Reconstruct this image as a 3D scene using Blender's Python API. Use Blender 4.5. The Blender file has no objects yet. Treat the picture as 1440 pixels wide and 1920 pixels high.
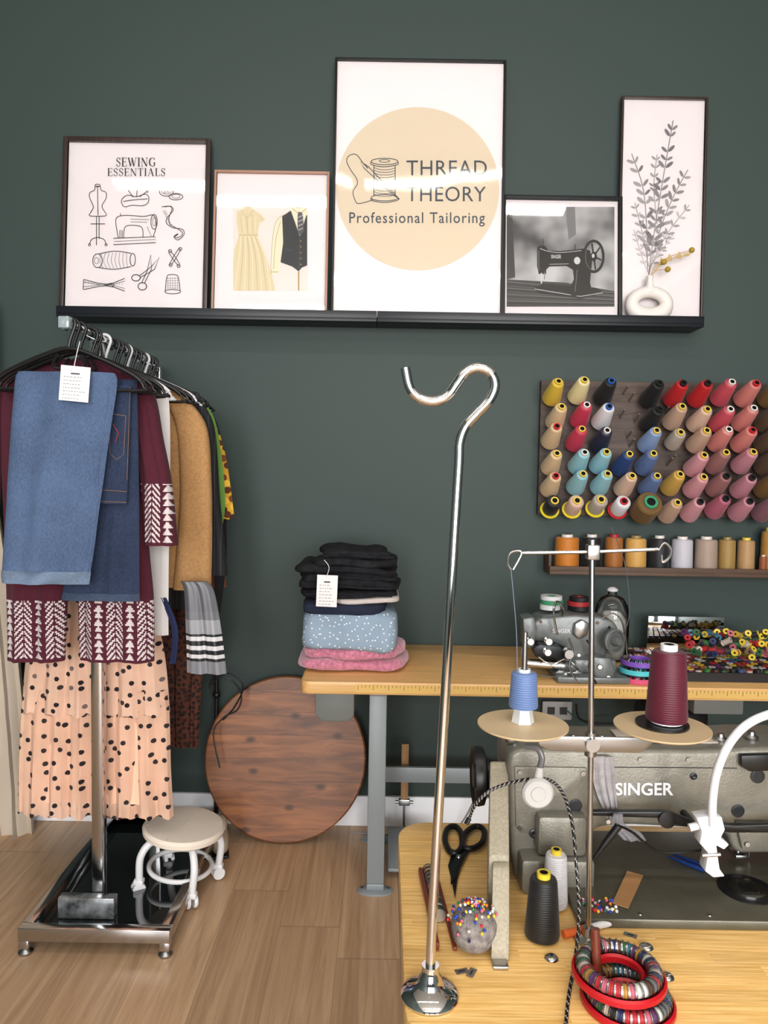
import bpy, bmesh, math, random
from math import radians, sin, cos, pi
from mathutils import Vector, Matrix, noise
random.seed(7)
F=1400.0; CAM=Vector((0,-3.0,1.457))
RM=Matrix.Rotation(radians(90-3.2),3,'X') @ Matrix.Rotation(radians(0.95),3,'Z')
TZ=0.757
def ray(px,py): return RM@Vector(((px-720)/F,(960-py)/F,-1.0))
def U(px,py,Y): d=ray(px,py); return CAM+d*((Y-CAM.y)/d.y)
def T(px,py,z=TZ): d=ray(px,py); return CAM+d*((z-CAM.z)/d.z)
def V(*a): return Vector(a)
def C(r,g,b):
    f=lambda c:(c/255/12.92) if c/255<=.04045 else ((c/255+.055)/1.055)**2.4
    return (f(r),f(g),f(b),1.0)
SC=bpy.context.scene
MW={}
# ---------------------------------------------------------------- materials
MC={}
def newmat(name):
    m=bpy.data.materials.new(name); m.use_nodes=True
    nt=m.node_tree; return m,nt,nt.nodes['Principled BSDF']
def P(name,col,rough=.5,metal=0,bump=None,var=None,coat=0,sheen=0,emit=0,trans=0,stretch=(1,1,1),spec=.5,alpha=1):
    if name in MC: return MC[name]
    m,nt,b=newmat(name); N=nt.nodes; L=nt.links
    b.inputs['Base Color'].default_value=col; b.inputs['Roughness'].default_value=rough
    b.inputs['Metallic'].default_value=metal; b.inputs['Coat Weight'].default_value=coat
    b.inputs['Coat Roughness'].default_value=.05
    b.inputs['Sheen Weight'].default_value=sheen; b.inputs['Transmission Weight'].default_value=trans
    b.inputs['Specular IOR Level'].default_value=spec; b.inputs['Alpha'].default_value=alpha
    if emit: b.inputs['Emission Color'].default_value=col; b.inputs['Emission Strength'].default_value=emit
    if bump or var:
        tc=N.new('ShaderNodeTexCoord'); mp=N.new('ShaderNodeMapping'); mp.inputs['Scale'].default_value=stretch
        L.new(tc.outputs['Object'],mp.inputs['Vector'])
    if var:
        n=N.new('ShaderNodeTexNoise'); n.inputs['Scale'].default_value=var[0]; n.inputs['Detail'].default_value=4
        L.new(mp.outputs[0],n.inputs['Vector'])
        r=N.new('ShaderNodeValToRGB'); r.color_ramp.elements[0].position=.3; r.color_ramp.elements[1].position=.7
        k=var[1]; r.color_ramp.elements[0].color=tuple(c*(1-k) for c in col[:3])+(1,)
        r.color_ramp.elements[1].color=tuple(min(1,c*(1+k)) for c in col[:3])+(1,)
        L.new(n.outputs[0],r.inputs[0]); L.new(r.outputs[0],b.inputs['Base Color'])
    if bump:
        n=N.new('ShaderNodeTexNoise'); n.inputs['Scale'].default_value=bump[0]; n.inputs['Detail'].default_value=3
        L.new(mp.outputs[0],n.inputs['Vector'])
        bp=N.new('ShaderNodeBump'); bp.inputs['Strength'].default_value=bump[1]; bp.inputs['Distance'].default_value=.002
        L.new(n.outputs[0],bp.inputs['Height']); L.new(bp.outputs[0],b.inputs['Normal'])
    MC[name]=m; return m
def math_(nt,op,a,b=None):
    n=nt.nodes.new('ShaderNodeMath'); n.operation=op
    for i,x in enumerate((a,b)):
        if x is None: continue
        if isinstance(x,(int,float)): n.inputs[i].default_value=x
        else: nt.links.new(x,n.inputs[i])
    return n.outputs[0]
def wood(name,c1,c2,grain='X',across='Y',pw=None,pl=1.2,rough=.4,sg=1.2,sa=14,vary=.25,gap=.012,coat=0,knots=False,gapd=.55,lo=.32,hi=.68,dist=.9):
    if name in MC: return MC[name]
    m,nt,b=newmat(name); N=nt.nodes; L=nt.links
    tc=N.new('ShaderNodeTexCoord'); sp=N.new('ShaderNodeSeparateXYZ'); L.new(tc.outputs['Object'],sp.inputs[0])
    g=sp.outputs[grain]; a=sp.outputs[across]; o=sp.outputs[[k for k in 'XYZ' if k not in (grain,across)][0]]
    h=None
    if pw:
        q=math_(nt,'DIVIDE',a,pw); fl=math_(nt,'FLOOR',q); fr=math_(nt,'FRACT',q)
        w=N.new('ShaderNodeTexWhiteNoise'); w.noise_dimensions='1D'; L.new(fl,w.inputs['W'])
        gl=math_(nt,'ADD',math_(nt,'DIVIDE',g,pl),math_(nt,'MULTIPLY',w.outputs[0],7.3))
        gf=math_(nt,'FLOOR',gl); gr=math_(nt,'FRACT',gl)
        w2=N.new('ShaderNodeTexWhiteNoise'); w2.noise_dimensions='2D'
        cb=N.new('ShaderNodeCombineXYZ'); L.new(fl,cb.inputs[0]); L.new(gf,cb.inputs[1]); L.new(cb.outputs[0],w2.inputs['Vector'])
        h=w2.outputs[0]
    cv=N.new('ShaderNodeCombineXYZ')
    gg=math_(nt,'MULTIPLY',g,sg)
    if h is not None: gg=math_(nt,'ADD',gg,math_(nt,'MULTIPLY',h,37.0))
    L.new(gg,cv.inputs[0]); L.new(math_(nt,'MULTIPLY',a,sa),cv.inputs[1]); L.new(math_(nt,'MULTIPLY',o,sa),cv.inputs[2])
    n=N.new('ShaderNodeTexNoise'); n.inputs['Scale'].default_value=1.6; n.inputs['Detail'].default_value=7; n.inputs['Distortion'].default_value=dist
    n.inputs['Roughness'].default_value=.62
    L.new(cv.outputs[0],n.inputs['Vector'])
    r=N.new('ShaderNodeValToRGB'); e=r.color_ramp.elements; e[0].position=lo; e[0].color=c1; e[1].position=hi; e[1].color=c2
    L.new(n.outputs[0],r.inputs[0]); col=r.outputs[0]
    if knots:
        vo=N.new('ShaderNodeTexVoronoi'); vo.voronoi_dimensions='2D'; vo.inputs['Scale'].default_value=1.0
        c3=N.new('ShaderNodeCombineXYZ'); L.new(math_(nt,'MULTIPLY',g,4.2),c3.inputs[0]); L.new(math_(nt,'MULTIPLY',a,7.0),c3.inputs[1])
        L.new(c3.outputs[0],vo.inputs['Vector'])
        r3=N.new('ShaderNodeValToRGB'); q3=r3.color_ramp.elements; q3[0].position=.035; q3[0].color=(.15,.10,.08,1); q3[1].position=.11; q3[1].color=(1,1,1,1)
        L.new(vo.outputs['Distance'],r3.inputs[0])
        mx=N.new('ShaderNodeMix'); mx.data_type='RGBA'; mx.blend_type='MULTIPLY'; mx.inputs[0].default_value=.85
        L.new(col,mx.inputs[6]); L.new(r3.outputs[0],mx.inputs[7]); col=mx.outputs[2]
    if h is not None:
        br=math_(nt,'ADD',math_(nt,'MULTIPLY',h,vary),1-vary/2)
        gp=math_(nt,'GREATER_THAN',fr,gap); ge=math_(nt,'GREATER_THAN',gr,.003)
        gp=math_(nt,'MULTIPLY',gp,ge); gp=math_(nt,'ADD',math_(nt,'MULTIPLY',gp,1-gapd),gapd)
        if gap>0: br=math_(nt,'MULTIPLY',br,gp)
        vm=N.new('ShaderNodeVectorMath'); vm.operation='SCALE'; L.new(col,vm.inputs[0]); L.new(br,vm.inputs['Scale']); col=vm.outputs[0]
    L.new(col,b.inputs['Base Color']); b.inputs['Roughness'].default_value=rough; b.inputs['Coat Weight'].default_value=coat
    bp=N.new('ShaderNodeBump'); bp.inputs['Strength'].default_value=.10; bp.inputs['Distance'].default_value=.001
    L.new(n.outputs[0],bp.inputs['Height']); L.new(bp.outputs[0],b.inputs['Normal'])
    MC[name]=m; return m
def thread(col):
    k='thread_%d_%d_%d'%col
    if k in MC: return MC[k]
    m,nt,b=newmat(k); N=nt.nodes; L=nt.links
    c=C(*col); b.inputs['Roughness'].default_value=.5; b.inputs['Sheen Weight'].default_value=.1
    tc=N.new('ShaderNodeTexCoord'); w=N.new('ShaderNodeTexWave'); w.bands_direction='Z'; w.inputs['Scale'].default_value=95; w.inputs['Distortion'].default_value=1.5
    L.new(tc.outputs['Object'],w.inputs['Vector'])
    r=N.new('ShaderNodeValToRGB'); r.color_ramp.elements[0].color=tuple(x*.72 for x in c[:3])+(1,); r.color_ramp.elements[1].color=tuple(min(1,x*1.1) for x in c[:3])+(1,)
    L.new(w.outputs[1],r.inputs[0]); L.new(r.outputs[0],b.inputs['Base Color'])
    bp=N.new('ShaderNodeBump'); bp.inputs['Strength'].default_value=.3; bp.inputs['Distance'].default_value=.001
    L.new(w.outputs[1],bp.inputs['Height']); L.new(bp.outputs[0],b.inputs['Normal'])
    MC[k]=m; return m
def dotmat(name,base,scale,thr,cols,rough=.8,rnd=.75,alpha=1):
    m,nt,b=newmat(name); N=nt.nodes; L=nt.links
    tc=N.new('ShaderNodeTexCoord'); sp=N.new('ShaderNodeSeparateXYZ'); L.new(tc.outputs['Object'],sp.inputs[0])
    cb=N.new('ShaderNodeCombineXYZ'); L.new(sp.outputs[0],cb.inputs[0]); L.new(sp.outputs[2],cb.inputs[1])
    vo=N.new('ShaderNodeTexVoronoi'); vo.voronoi_dimensions='2D'; vo.inputs['Scale'].default_value=scale; vo.inputs['Randomness'].default_value=rnd
    L.new(cb.outputs[0],vo.inputs['Vector'])
    s2=N.new('ShaderNodeSeparateColor'); L.new(vo.outputs['Color'],s2.inputs[0])
    r=N.new('ShaderNodeValToRGB'); r.color_ramp.interpolation='CONSTANT'
    e=r.color_ramp.elements
    while len(e)<len(cols): e.new(.5)
    for i,c in enumerate(cols): e[i].position=i/len(cols); e[i].color=c
    L.new(s2.outputs[0],r.inputs[0])
    t=math_(nt,'LESS_THAN',vo.outputs['Distance'],thr)
    no=N.new('ShaderNodeTexNoise'); no.inputs['Scale'].default_value=9; no.inputs['Detail'].default_value=6; L.new(tc.outputs['Object'],no.inputs['Vector'])
    r2=N.new('ShaderNodeValToRGB'); r2.color_ramp.elements[0].position=.3; r2.color_ramp.elements[1].position=.7
    r2.color_ramp.elements[0].color=tuple(x*.84 for x in base[:3])+(1,); r2.color_ramp.elements[1].color=base
    L.new(no.outputs[0],r2.inputs[0])
    mx=N.new('ShaderNodeMix'); mx.data_type='RGBA'; L.new(t,mx.inputs[0]); L.new(r2.outputs[0],mx.inputs[6]); L.new(r.outputs[0],mx.inputs[7])
    L.new(mx.outputs[2],b.inputs['Base Color']); b.inputs['Roughness'].default_value=rough
    if alpha<1:
        L.new(math_(nt,'MAXIMUM',t,alpha),b.inputs['Alpha'])
    MC[name]=m; return m
def denim(name,col,k=.3):
    m,nt,b=newmat(name); N=nt.nodes; L=nt.links
    tc=N.new('ShaderNodeTexCoord'); mp=N.new('ShaderNodeMapping'); mp.inputs['Rotation'].default_value=(0,.5,0); mp.inputs['Scale'].default_value=(1,1,.16)
    L.new(tc.outputs['Object'],mp.inputs['Vector'])
    n=N.new('ShaderNodeTexNoise'); n.inputs['Scale'].default_value=760; n.inputs['Detail'].default_value=1; L.new(mp.outputs[0],n.inputs['Vector'])
    n2=N.new('ShaderNodeTexNoise'); n2.inputs['Scale'].default_value=5; n2.inputs['Detail'].default_value=3; L.new(tc.outputs['Object'],n2.inputs['Vector'])
    s=math_(nt,'ADD',math_(nt,'MULTIPLY',n.outputs[0],.55),math_(nt,'MULTIPLY',n2.outputs[0],.45))
    r=N.new('ShaderNodeValToRGB'); r.color_ramp.elements[0].position=.34; r.color_ramp.elements[1].position=.66
    r.color_ramp.elements[0].color=tuple(c*(1-k) for c in col[:3])+(1,); r.color_ramp.elements[1].color=tuple(c*(1+k*1.2)+.006 for c in col[:3])+(1,)
    L.new(s,r.inputs[0]); L.new(r.outputs[0],b.inputs['Base Color']); b.inputs['Roughness'].default_value=.9
    b.inputs['Specular IOR Level'].default_value=.2
    bp=N.new('ShaderNodeBump'); bp.inputs['Strength'].default_value=.10; bp.inputs['Distance'].default_value=.0006
    L.new(n.outputs[0],bp.inputs['Height']); L.new(bp.outputs[0],b.inputs['Normal']); MC[name]=m; return m
def stripemat(name,axis,stops,period,rough=.6):
    m,nt,b=newmat(name); N=nt.nodes; L=nt.links
    tc=N.new('ShaderNodeTexCoord'); sp=N.new('ShaderNodeSeparateXYZ'); L.new(tc.outputs['Object'],sp.inputs[0])
    f=math_(nt,'FRACT',math_(nt,'ADD',math_(nt,'DIVIDE',sp.outputs[axis],period),.5))
    r=N.new('ShaderNodeValToRGB'); r.color_ramp.interpolation='CONSTANT'; e=r.color_ramp.elements
    e[0].position=0; e[0].color=stops[0][1]; e[1].position=stops[-1][0]; e[1].color=stops[-1][1]
    for p,c in stops[1:-1]: el=e.new(p); el.color=c
    L.new(f,r.inputs[0]); L.new(r.outputs[0],b.inputs['Base Color']); b.inputs['Roughness'].default_value=rough
    MC[name]=m; return m
def glassmat(name,wavy=0,ior=1.5):
    m=bpy.data.materials.new(name); m.use_nodes=True; nt=m.node_tree; N=nt.nodes; L=nt.links
    N.remove(N['Principled BSDF']); out=N['Material Output']
    t=N.new('ShaderNodeBsdfTransparent'); g=N.new('ShaderNodeBsdfGlossy'); g.inputs['Roughness'].default_value=.03
    fr=N.new('ShaderNodeFresnel'); fr.inputs['IOR'].default_value=1.36 if wavy else ior; mx=N.new('ShaderNodeMixShader')
    L.new(fr.outputs[0],mx.inputs[0]); L.new(t.outputs[0],mx.inputs[1]); L.new(g.outputs[0],mx.inputs[2]); L.new(mx.outputs[0],out.inputs[0])
    if wavy:
        g.inputs['Roughness'].default_value=.05
        tc=N.new('ShaderNodeTexCoord'); n=N.new('ShaderNodeTexNoise'); n.inputs['Scale'].default_value=1.0; n.inputs['Detail'].default_value=0
        mp=N.new('ShaderNodeMapping'); mp.inputs['Scale'].default_value=(5.0,1,1.8); L.new(tc.outputs['Object'],mp.inputs['Vector'])
        bp=N.new('ShaderNodeBump'); bp.inputs['Strength'].default_value=wavy; bp.inputs['Distance'].default_value=.1
        L.new(mp.outputs[0],n.inputs['Vector']); L.new(n.outputs[0],bp.inputs['Height']); L.new(bp.outputs[0],g.inputs['Normal'])
    MC[name]=m; return m
# ---------------------------------------------------------------- geometry
def sm(pts,k=6,closed=False):
    pts=[Vector(p) for p in pts]; n=len(pts); out=[]
    rng=range(n) if closed else range(n-1)
    for i in rng:
        if closed: a,b,c,d=pts[(i-1)%n],pts[i],pts[(i+1)%n],pts[(i+2)%n]
        else: a,b,c,d=pts[max(i-1,0)],pts[i],pts[i+1],pts[min(i+2,n-1)]
        for j in range(k):
            t=j/k
            out.append(.5*((2*b)+(c-a)*t+(2*a-5*b+4*c-d)*t*t+(3*b-a-3*c+d)*t**3))
    if not closed: out.append(pts[-1])
    return out
class G:
    def __init__(s): s.v=[];s.f=[];s.m=[];s.mats=[]
    def mi(s,mat):
        if mat not in s.mats: s.mats.append(mat)
        return s.mats.index(mat)
    def add(s,vs,fs,mat,X=None):
        o=len(s.v)
        s.v+=[(X@Vector(v) if X is not None else Vector(v)) for v in vs]
        for i,f in enumerate(fs):
            s.f.append([a+o for a in f]); s.m.append(s.mi(mat[i] if isinstance(mat,list) else mat))
        return s
    def bm(s,bm,mat,X=None):
        bm.verts.ensure_lookup_table()
        for i,v in enumerate(bm.verts): v.index=i
        s.add([v.co.copy() for v in bm.verts],[[v.index for v in f.verts] for f in bm.faces],mat,X); bm.free(); return s
    def box(s,c,d,mat,R=None,bev=0,seg=2):
        bm=bmesh.new(); bmesh.ops.create_cube(bm,size=1)
        for v in bm.verts: v.co=Vector((v.co.x*d[0],v.co.y*d[1],v.co.z*d[2]))
        if bev: bmesh.ops.bevel(bm,geom=list(bm.edges),offset=bev,segments=seg,affect='EDGES',profile=.5)
        X=Matrix.Translation(Vector(c))
        if R is not None: X=X@R.to_4x4()
        return s.bm(bm,mat,X)
    def bb(s,a,b,mat,bev=0,R=None):
        a=Vector(a);b=Vector(b); return s.box((a+b)/2,[abs(x) for x in (b-a)],mat,R,bev)
    def lathe(s,prof,c,mat,ax=(0,0,1),n=24,X=None,sc=None):
        q=Vector((0,0,1)).rotation_difference(Vector(ax)).to_matrix().to_4x4()
        M=Matrix.Translation(Vector(c))@q
        if X is not None: M=X@M
        vs=[];rings=[]
        for r,z in prof:
            if r<1e-6: rings.append([len(vs)]); vs.append((0,0,z))
            else:
                rings.append(list(range(len(vs),len(vs)+n)))
                for i in range(n):
                    a=2*pi*i/n; x,y=r*cos(a),r*sin(a)
                    if sc: x*=sc[0]; y*=sc[1]
                    vs.append((x,y,z))
        fs=[]; ms=[]
        for k in range(len(rings)-1):
            A,B=rings[k],rings[k+1]
            mk=mat[k] if isinstance(mat,list) else mat
            for i in range(n):
                j=(i+1)%n
                if len(A)==1 and len(B)==1: continue
                if len(A)==1: fs.append([A[0],B[j],B[i]])
                elif len(B)==1: fs.append([A[i],A[j],B[0]])
                else: fs.append([A[i],A[j],B[j],B[i]])
                ms.append(mk)
        return s.add(vs,fs,ms,M)
    def cyl(s,a,b,r,mat,n=16,r2=None):
        a=Vector(a);b=Vector(b);h=(b-a).length; r2=r if r2 is None else r2
        return s.lathe([(0,0),(r,0),(r2,h),(0,h)],a,mat,ax=(b-a).normalized(),n=n)
    def sph(s,c,r,mat,n=20,m=12,R=None):
        r=r if isinstance(r,(tuple,list)) else (r,r,r)
        X=Matrix.Translation(Vector(c))
        if R is not None: X=X@R.to_4x4()
        X=X@Matrix.Diagonal((r[0],r[1],r[2],1))
        return s.lathe([(max(0,sin(pi*i/m)) if 0<i<m else 0,-cos(pi*i/m)) for i in range(m+1)],(0,0,0),mat,n=n,X=X)
    def tube(s,pts,r,mat,n=10,closed=False,matfn=None):
        pts=[Vector(p) for p in pts]; N=len(pts); rr=r if isinstance(r,(list,tuple)) else [r]*N
        tan=[]
        for i in range(N):
            a=pts[(i-1)%N] if closed or i>0 else pts[i]; b=pts[(i+1)%N] if closed or i<N-1 else pts[i]
            d=b-a; tan.append(d.normalized() if d.length>1e-9 else Vector((0,0,1)))
        u=tan[0].orthogonal().normalized(); vs=[]
        for i in range(N):
            if i:
                u=u-tan[i]*u.dot(tan[i]); u=u.normalized() if u.length>1e-6 else tan[i].orthogonal().normalized()
            w=tan[i].cross(u)
            for j in range(n):
                a=2*pi*j/n; vs.append(pts[i]+(u*cos(a)+w*sin(a))*rr[i])
        fs=[];ms=[]
        for i in range(N if closed else N-1):
            for j in range(n):
                k=(i+1)%N
                fs.append([i*n+j,i*n+(j+1)%n,k*n+(j+1)%n,k*n+j]); ms.append(matfn(i,j) if matfn else mat)
        if not closed:
            fs.append(list(range(n))[::-1]); ms.append(mat); fs.append([(N-1)*n+j for j in range(n)]); ms.append(mat)
        return s.add(vs,fs,ms)
    def prism(s,poly,w,mat,bev=0,seg=2):
        bm=bmesh.new(); vs=[bm.verts.new(Vector(p)) for p in poly]; f=bm.faces.new(vs)
        r=bmesh.ops.extrude_face_region(bm,geom=[f]); nv=[e for e in r['geom'] if isinstance(e,bmesh.types.BMVert)]
        bmesh.ops.translate(bm,vec=Vector(w),verts=nv)
        bmesh.ops.recalc_face_normals(bm,faces=list(bm.faces))
        if bev: bmesh.ops.bevel(bm,geom=list(bm.edges),offset=bev,segments=seg,affect='EDGES',profile=.5,clamp_overlap=True)
        return s.bm(bm,mat)
    def grid(s,fn,nu,nv,mat,matfn=None,closeu=False):
        vs=[fn(i/(nu),j/nv) for j in range(nv+1) for i in range(nu+(0 if closeu else 1))]
        w=nu if closeu else nu+1; fs=[];ms=[]
        for j in range(nv):
            for i in range(nu):
                q=[j*w+i,j*w+(i+1)%w,(j+1)*w+(i+1)%w,(j+1)*w+i]; fs.append(q)
                ms.append(matfn(sum((Vector(vs[k]) for k in q),Vector())/4) if matfn else mat)
        return s.add(vs,fs,ms)
    def sq(s,c,d,mat,e=.35,n=28,m=14,amp=0,fr=6,seed=0,R=None,sag=0):
        def p(x): return math.copysign(abs(x)**e,x)
        vs=[];c=Vector(c)
        def pt(a,b):
            v=Vector((p(cos(b))*p(cos(a))*d[0],p(cos(b))*p(sin(a))*d[1],p(sin(b))*d[2]))
            if amp:
                q=noise.noise_vector(v*fr+Vector((seed*3.1,seed,7))); q2=noise.noise_vector(v*fr*4+Vector((seed*1.7,seed,3)))
                v=v+Vector((q.x,q.y,q.z*.55))*amp+Vector((q2.x,q2.y,q2.z*.5))*amp*.28
            if sag: v.z-=sag*(abs(v.x)/d[0])**2.5
            if R is not None: v=R@v
            return c+v
        fs=[]
        for j in range(m+1):
            for i in range(n): vs.append(pt(2*pi*i/n,-pi/2+pi*j/m))
        for j in range(m):
            for i in range(n): fs.append([j*n+i,j*n+(i+1)%n,(j+1)*n+(i+1)%n,(j+1)*n+i])
        return s.add(vs,fs,mat)
    def loft(s,rows,Y,b,mat,fold=.006,nf=5,seed=0,nc=40,nr=36,matfn=None,hemwave=0,xf=.5,flat=False):
        R=[]
        for r in rows:
            A=U(r[1],r[0],Y);B=U(r[2],r[0],Y); R.append(Vector(((A.z+B.z)/2,A.x,B.x)))
        Q=sm(R,max(1,nr//(len(R)-1))); rnd=random.Random(seed); ph=rnd.random()*6; ph2=rnd.random()*6
        n=len(Q)-1
        def pt(u,v):
            q=Q[min(n,int(round(v*n)))]; z,xl,xr=q
            sgn=-1 if u<.5 else 1; s_=(u*4-1) if u<.5 else (3-u*4)
            s_=max(-1,min(1,s_)); cx=(xl+xr)/2; a=(xr-xl)/2
            x=cx+a*s_*(1); edge=max(0,1-abs(s_)**4)**.5
            y=Y+sgn*b*edge
            fa=fold*(.25+.75*v)
            w=sin(nf*pi*s_+ph+1.3*sin(v*2.2+ph2))+.45*sin(nf*2.3*s_*pi+ph2+v*1.5)
            y+=fa*w*(.35+.65*edge); x+=fa*xf*cos(nf*pi*s_+ph2)*edge
            nz=noise.noise(Vector((x*9+seed,z*7,seed*1.3)))
            y+=nz*min(fold,.008)*.9
            zz=z
            if hemwave and v>.8: zz+=hemwave*((v-.8)/.2)*sin(nf*pi*s_*1.3+ph)
            return Vector((x,y,zz))
        base=len(s.v)
        s.grid(pt,nc,n,mat,matfn,closeu=True)
        s.f.append([base+i for i in range(nc)]); s.m.append(s.mi(mat))
        s.f.append([base+n*nc+i for i in range(nc)][::-1]); s.m.append(s.mi(mat))
        return s
    def fill(s,pts,mf,mat,off=.0006):
        return s.add([mf(p[0],p[1],off) for p in pts],[list(range(len(pts)))],mat)
    def ell(s,c,r,mf,mat,off=.0006,n=40):
        return s.fill([(c[0]+r[0]*cos(2*pi*i/n),c[1]-r[1]*sin(2*pi*i/n)) for i in range(n)],mf,mat,off)
    def stroke(s,pts,w,mf,mat,off=.001,closed=False,smooth=0):
        pts=[Vector((p[0],p[1],0)) for p in pts]
        if smooth: pts=sm(pts,smooth,closed)
        N=len(pts); L=[];Rr=[]
        for i in range(N):
            a=pts[(i-1)%N] if closed or i>0 else pts[i]; b=pts[(i+1)%N] if closed or i<N-1 else pts[i]
            d=(b-a); d=d.normalized() if d.length>1e-6 else Vector((1,0,0)); nrm=Vector((-d.y,d.x,0))*w/2
            L.append(pts[i]+nrm);Rr.append(pts[i]-nrm)
        vs=[mf(p.x,p.y,off) for p in L+Rr]; fs=[]
        for i in range(N if closed else N-1):
            k=(i+1)%N; fs.append([i,k,N+k,N+i])
        return s.add(vs,fs,mat)
    def oval(s,c,r,w,mf,mat,n=20,off=.001):
        return s.stroke([(c[0]+r[0]*cos(2*pi*i/n),c[1]+r[1]*sin(2*pi*i/n)) for i in range(n)],w,mf,mat,off,True)
    def text(s,st,box,mf,mat,off=.001,bold=0,sp=1.0):
        vs,fs=textmesh(st,bold,sp); x0=min(v[0] for v in vs);x1=max(v[0] for v in vs);y0=min(v[1] for v in vs);y1=max(v[1] for v in vs)
        l,t,r,b=box
        return s.add([mf(l+(v[0]-x0)/(x1-x0)*(r-l),b-(v[1]-y0)/(y1-y0)*(b-t),off) for v in vs],fs,mat)
    def serif(s,st,box,mf,mat,off=.001):
        l,t,r,b=box; H=b-t; K,k=.17,.055
        GL={'E':(.62,[(K,[(.13,0),(.13,1)]),(k,[(0,1),(.6,1)]),(k,[(.1,.52),(.48,.52)]),(k,[(0,0),(.62,0)]),(k,[(.58,1),(.58,.8)]),(k,[(.6,0),(.6,.22)]),(k,[(.47,.62),(.47,.42)])]),
        'W':(1.12,[(K,[(.1,1),(.36,.0)]),(k,[(.36,.0),(.58,.95)]),(K,[(.52,1),(.78,.0)]),(k,[(.78,.0),(1.04,1)]),(k,[(0,1),(.24,1)]),(k,[(.92,1),(1.14,1)])]),
        'I':(.28,[(K,[(.14,0),(.14,1)]),(k,[(0,0),(.28,0)]),(k,[(0,1),(.28,1)])]),
        'N':(.84,[(k,[(.12,0),(.12,1)]),(K,[(.12,1),(.7,.0)]),(k,[(.72,0),(.72,1)]),(k,[(0,0),(.24,0)]),(k,[(.6,1),(.84,1)])]),
        'T':(.7,[(K,[(.35,0),(.35,1)]),(k,[(.02,1),(.68,1)]),(k,[(.04,1),(.04,.78)]),(k,[(.66,1),(.66,.78)]),(k,[(.22,0),(.48,0)])]),
        'A':(.84,[(k,[(.1,0),(.4,1)]),(K,[(.4,1),(.7,0)]),(k,[(.2,.34),(.58,.34)]),(k,[(0,0),(.22,0)]),(k,[(.56,0),(.84,0)])]),
        'L':(.6,[(K,[(.14,0),(.14,1)]),(k,[(0,1),(.3,1)]),(k,[(0,0),(.6,0)]),(k,[(.58,0),(.58,.24)])]),
        'S':(.56,[(k*1.3,[(.48,.76),(.4,.95),(.26,1.0),(.12,.93),(.07,.78)]),(K*.85,[(.08,.8),(.12,.64),(.28,.53),(.42,.42),(.49,.26)]),(k*1.3,[(.49,.28),(.44,.08),(.28,.0),(.12,.06),(.05,.26)]),(k,[(.49,1),(.49,.74)]),(k,[(.05,0),(.05,.28)])]),
        'G':(.86,[(k*1.3,[(.7,.76),(.6,.94),(.44,1.0),(.24,.92)]),(K,[(.26,.93),(.12,.74),(.09,.5),(.12,.26),(.26,.07)]),(k*1.3,[(.24,.08),(.44,.0),(.6,.05),(.7,.16)]),(K*.9,[(.7,.42),(.7,.05)]),(k,[(.55,.43),(.84,.43)]),(k,[(.71,1),(.71,.74)])])}
        tot=sum(GL[c][0] for c in st)+.14*(len(st)-1); sx=(r-l)/tot; x=l
        for c in st:
            w_,ss=GL[c]
            for w,pts in ss:
                pp_=[(x+a*sx,b-q*H) for a,q in pts]
                s.stroke(pp_,w*H*.9,mf,mat,off,smooth=3 if len(pts)>2 else 0)
            x+=(w_+.14)*sx
        return s
    def mesh(s,name,inv=None,cen=None,angle=35):
        me=bpy.data.meshes.new(name)
        vs=[(inv@v if inv is not None else v) for v in s.v]
        if cen is not None: vs=[v-cen for v in vs]
        me.from_pydata([tuple(v) for v in vs],[],s.f)
        for m in s.mats: me.materials.append(m)
        me.polygons.foreach_set('material_index',s.m)
        me.polygons.foreach_set('use_smooth',[True]*len(me.polygons))
        me.validate(); me.update()
        bm=bmesh.new(); bm.from_mesh(me); bmesh.ops.remove_doubles(bm,verts=bm.verts,dist=1e-6)
        bm.to_mesh(me); bm.free()
        me.set_sharp_from_angle(angle=radians(angle)); return me
    def obj(s,name,parent=None,label=None,cat=None,group=None,kind=None,local=False,angle=35):
        inv=None
        if parent is not None and not local: inv=MW[parent.name].inverted()
        vs=[(inv@v if inv is not None else v) for v in s.v]
        lo=Vector([min(v[i] for v in vs) for i in range(3)]);hi=Vector([max(v[i] for v in vs) for i in range(3)])
        cen=(lo+hi)/2
        if parent is None and kind!='structure': cen.z=lo.z
        me=s.mesh(name,inv,cen,angle)
        o=bpy.data.objects.new(name,me); SC.collection.objects.link(o); o.location=cen
        if parent is not None:
            o.parent=parent; MW[o.name]=MW[parent.name]@Matrix.Translation(cen)
        else: MW[o.name]=Matrix.Translation(cen)
        tag(o,label,cat,group,kind); return o
def tag(o,label=None,cat=None,group=None,kind=None):
    if label: o['label']=label
    if cat: o['category']=cat
    if group: o['group']=group
    if kind: o['kind']=kind
def root(name,loc,label,cat,group=None,M=None):
    o=bpy.data.objects.new(name,None); SC.collection.objects.link(o); o.empty_display_size=.05
    X=M if M is not None else Matrix.Translation(Vector(loc))
    o.matrix_world=X; MW[o.name]=X.copy(); tag(o,label,cat,group); return o
def inst(me,name,M=None,parent=None,**k):
    o=bpy.data.objects.new(name,me); SC.collection.objects.link(o)
    if parent is not None: o.parent=parent
    if M is not None: o.matrix_local=M
    MW[o.name]=(MW[parent.name]@M if parent is not None and M is not None else (M.copy() if M is not None else Matrix()))
    tag(o,**k); return o
TM={}
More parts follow.
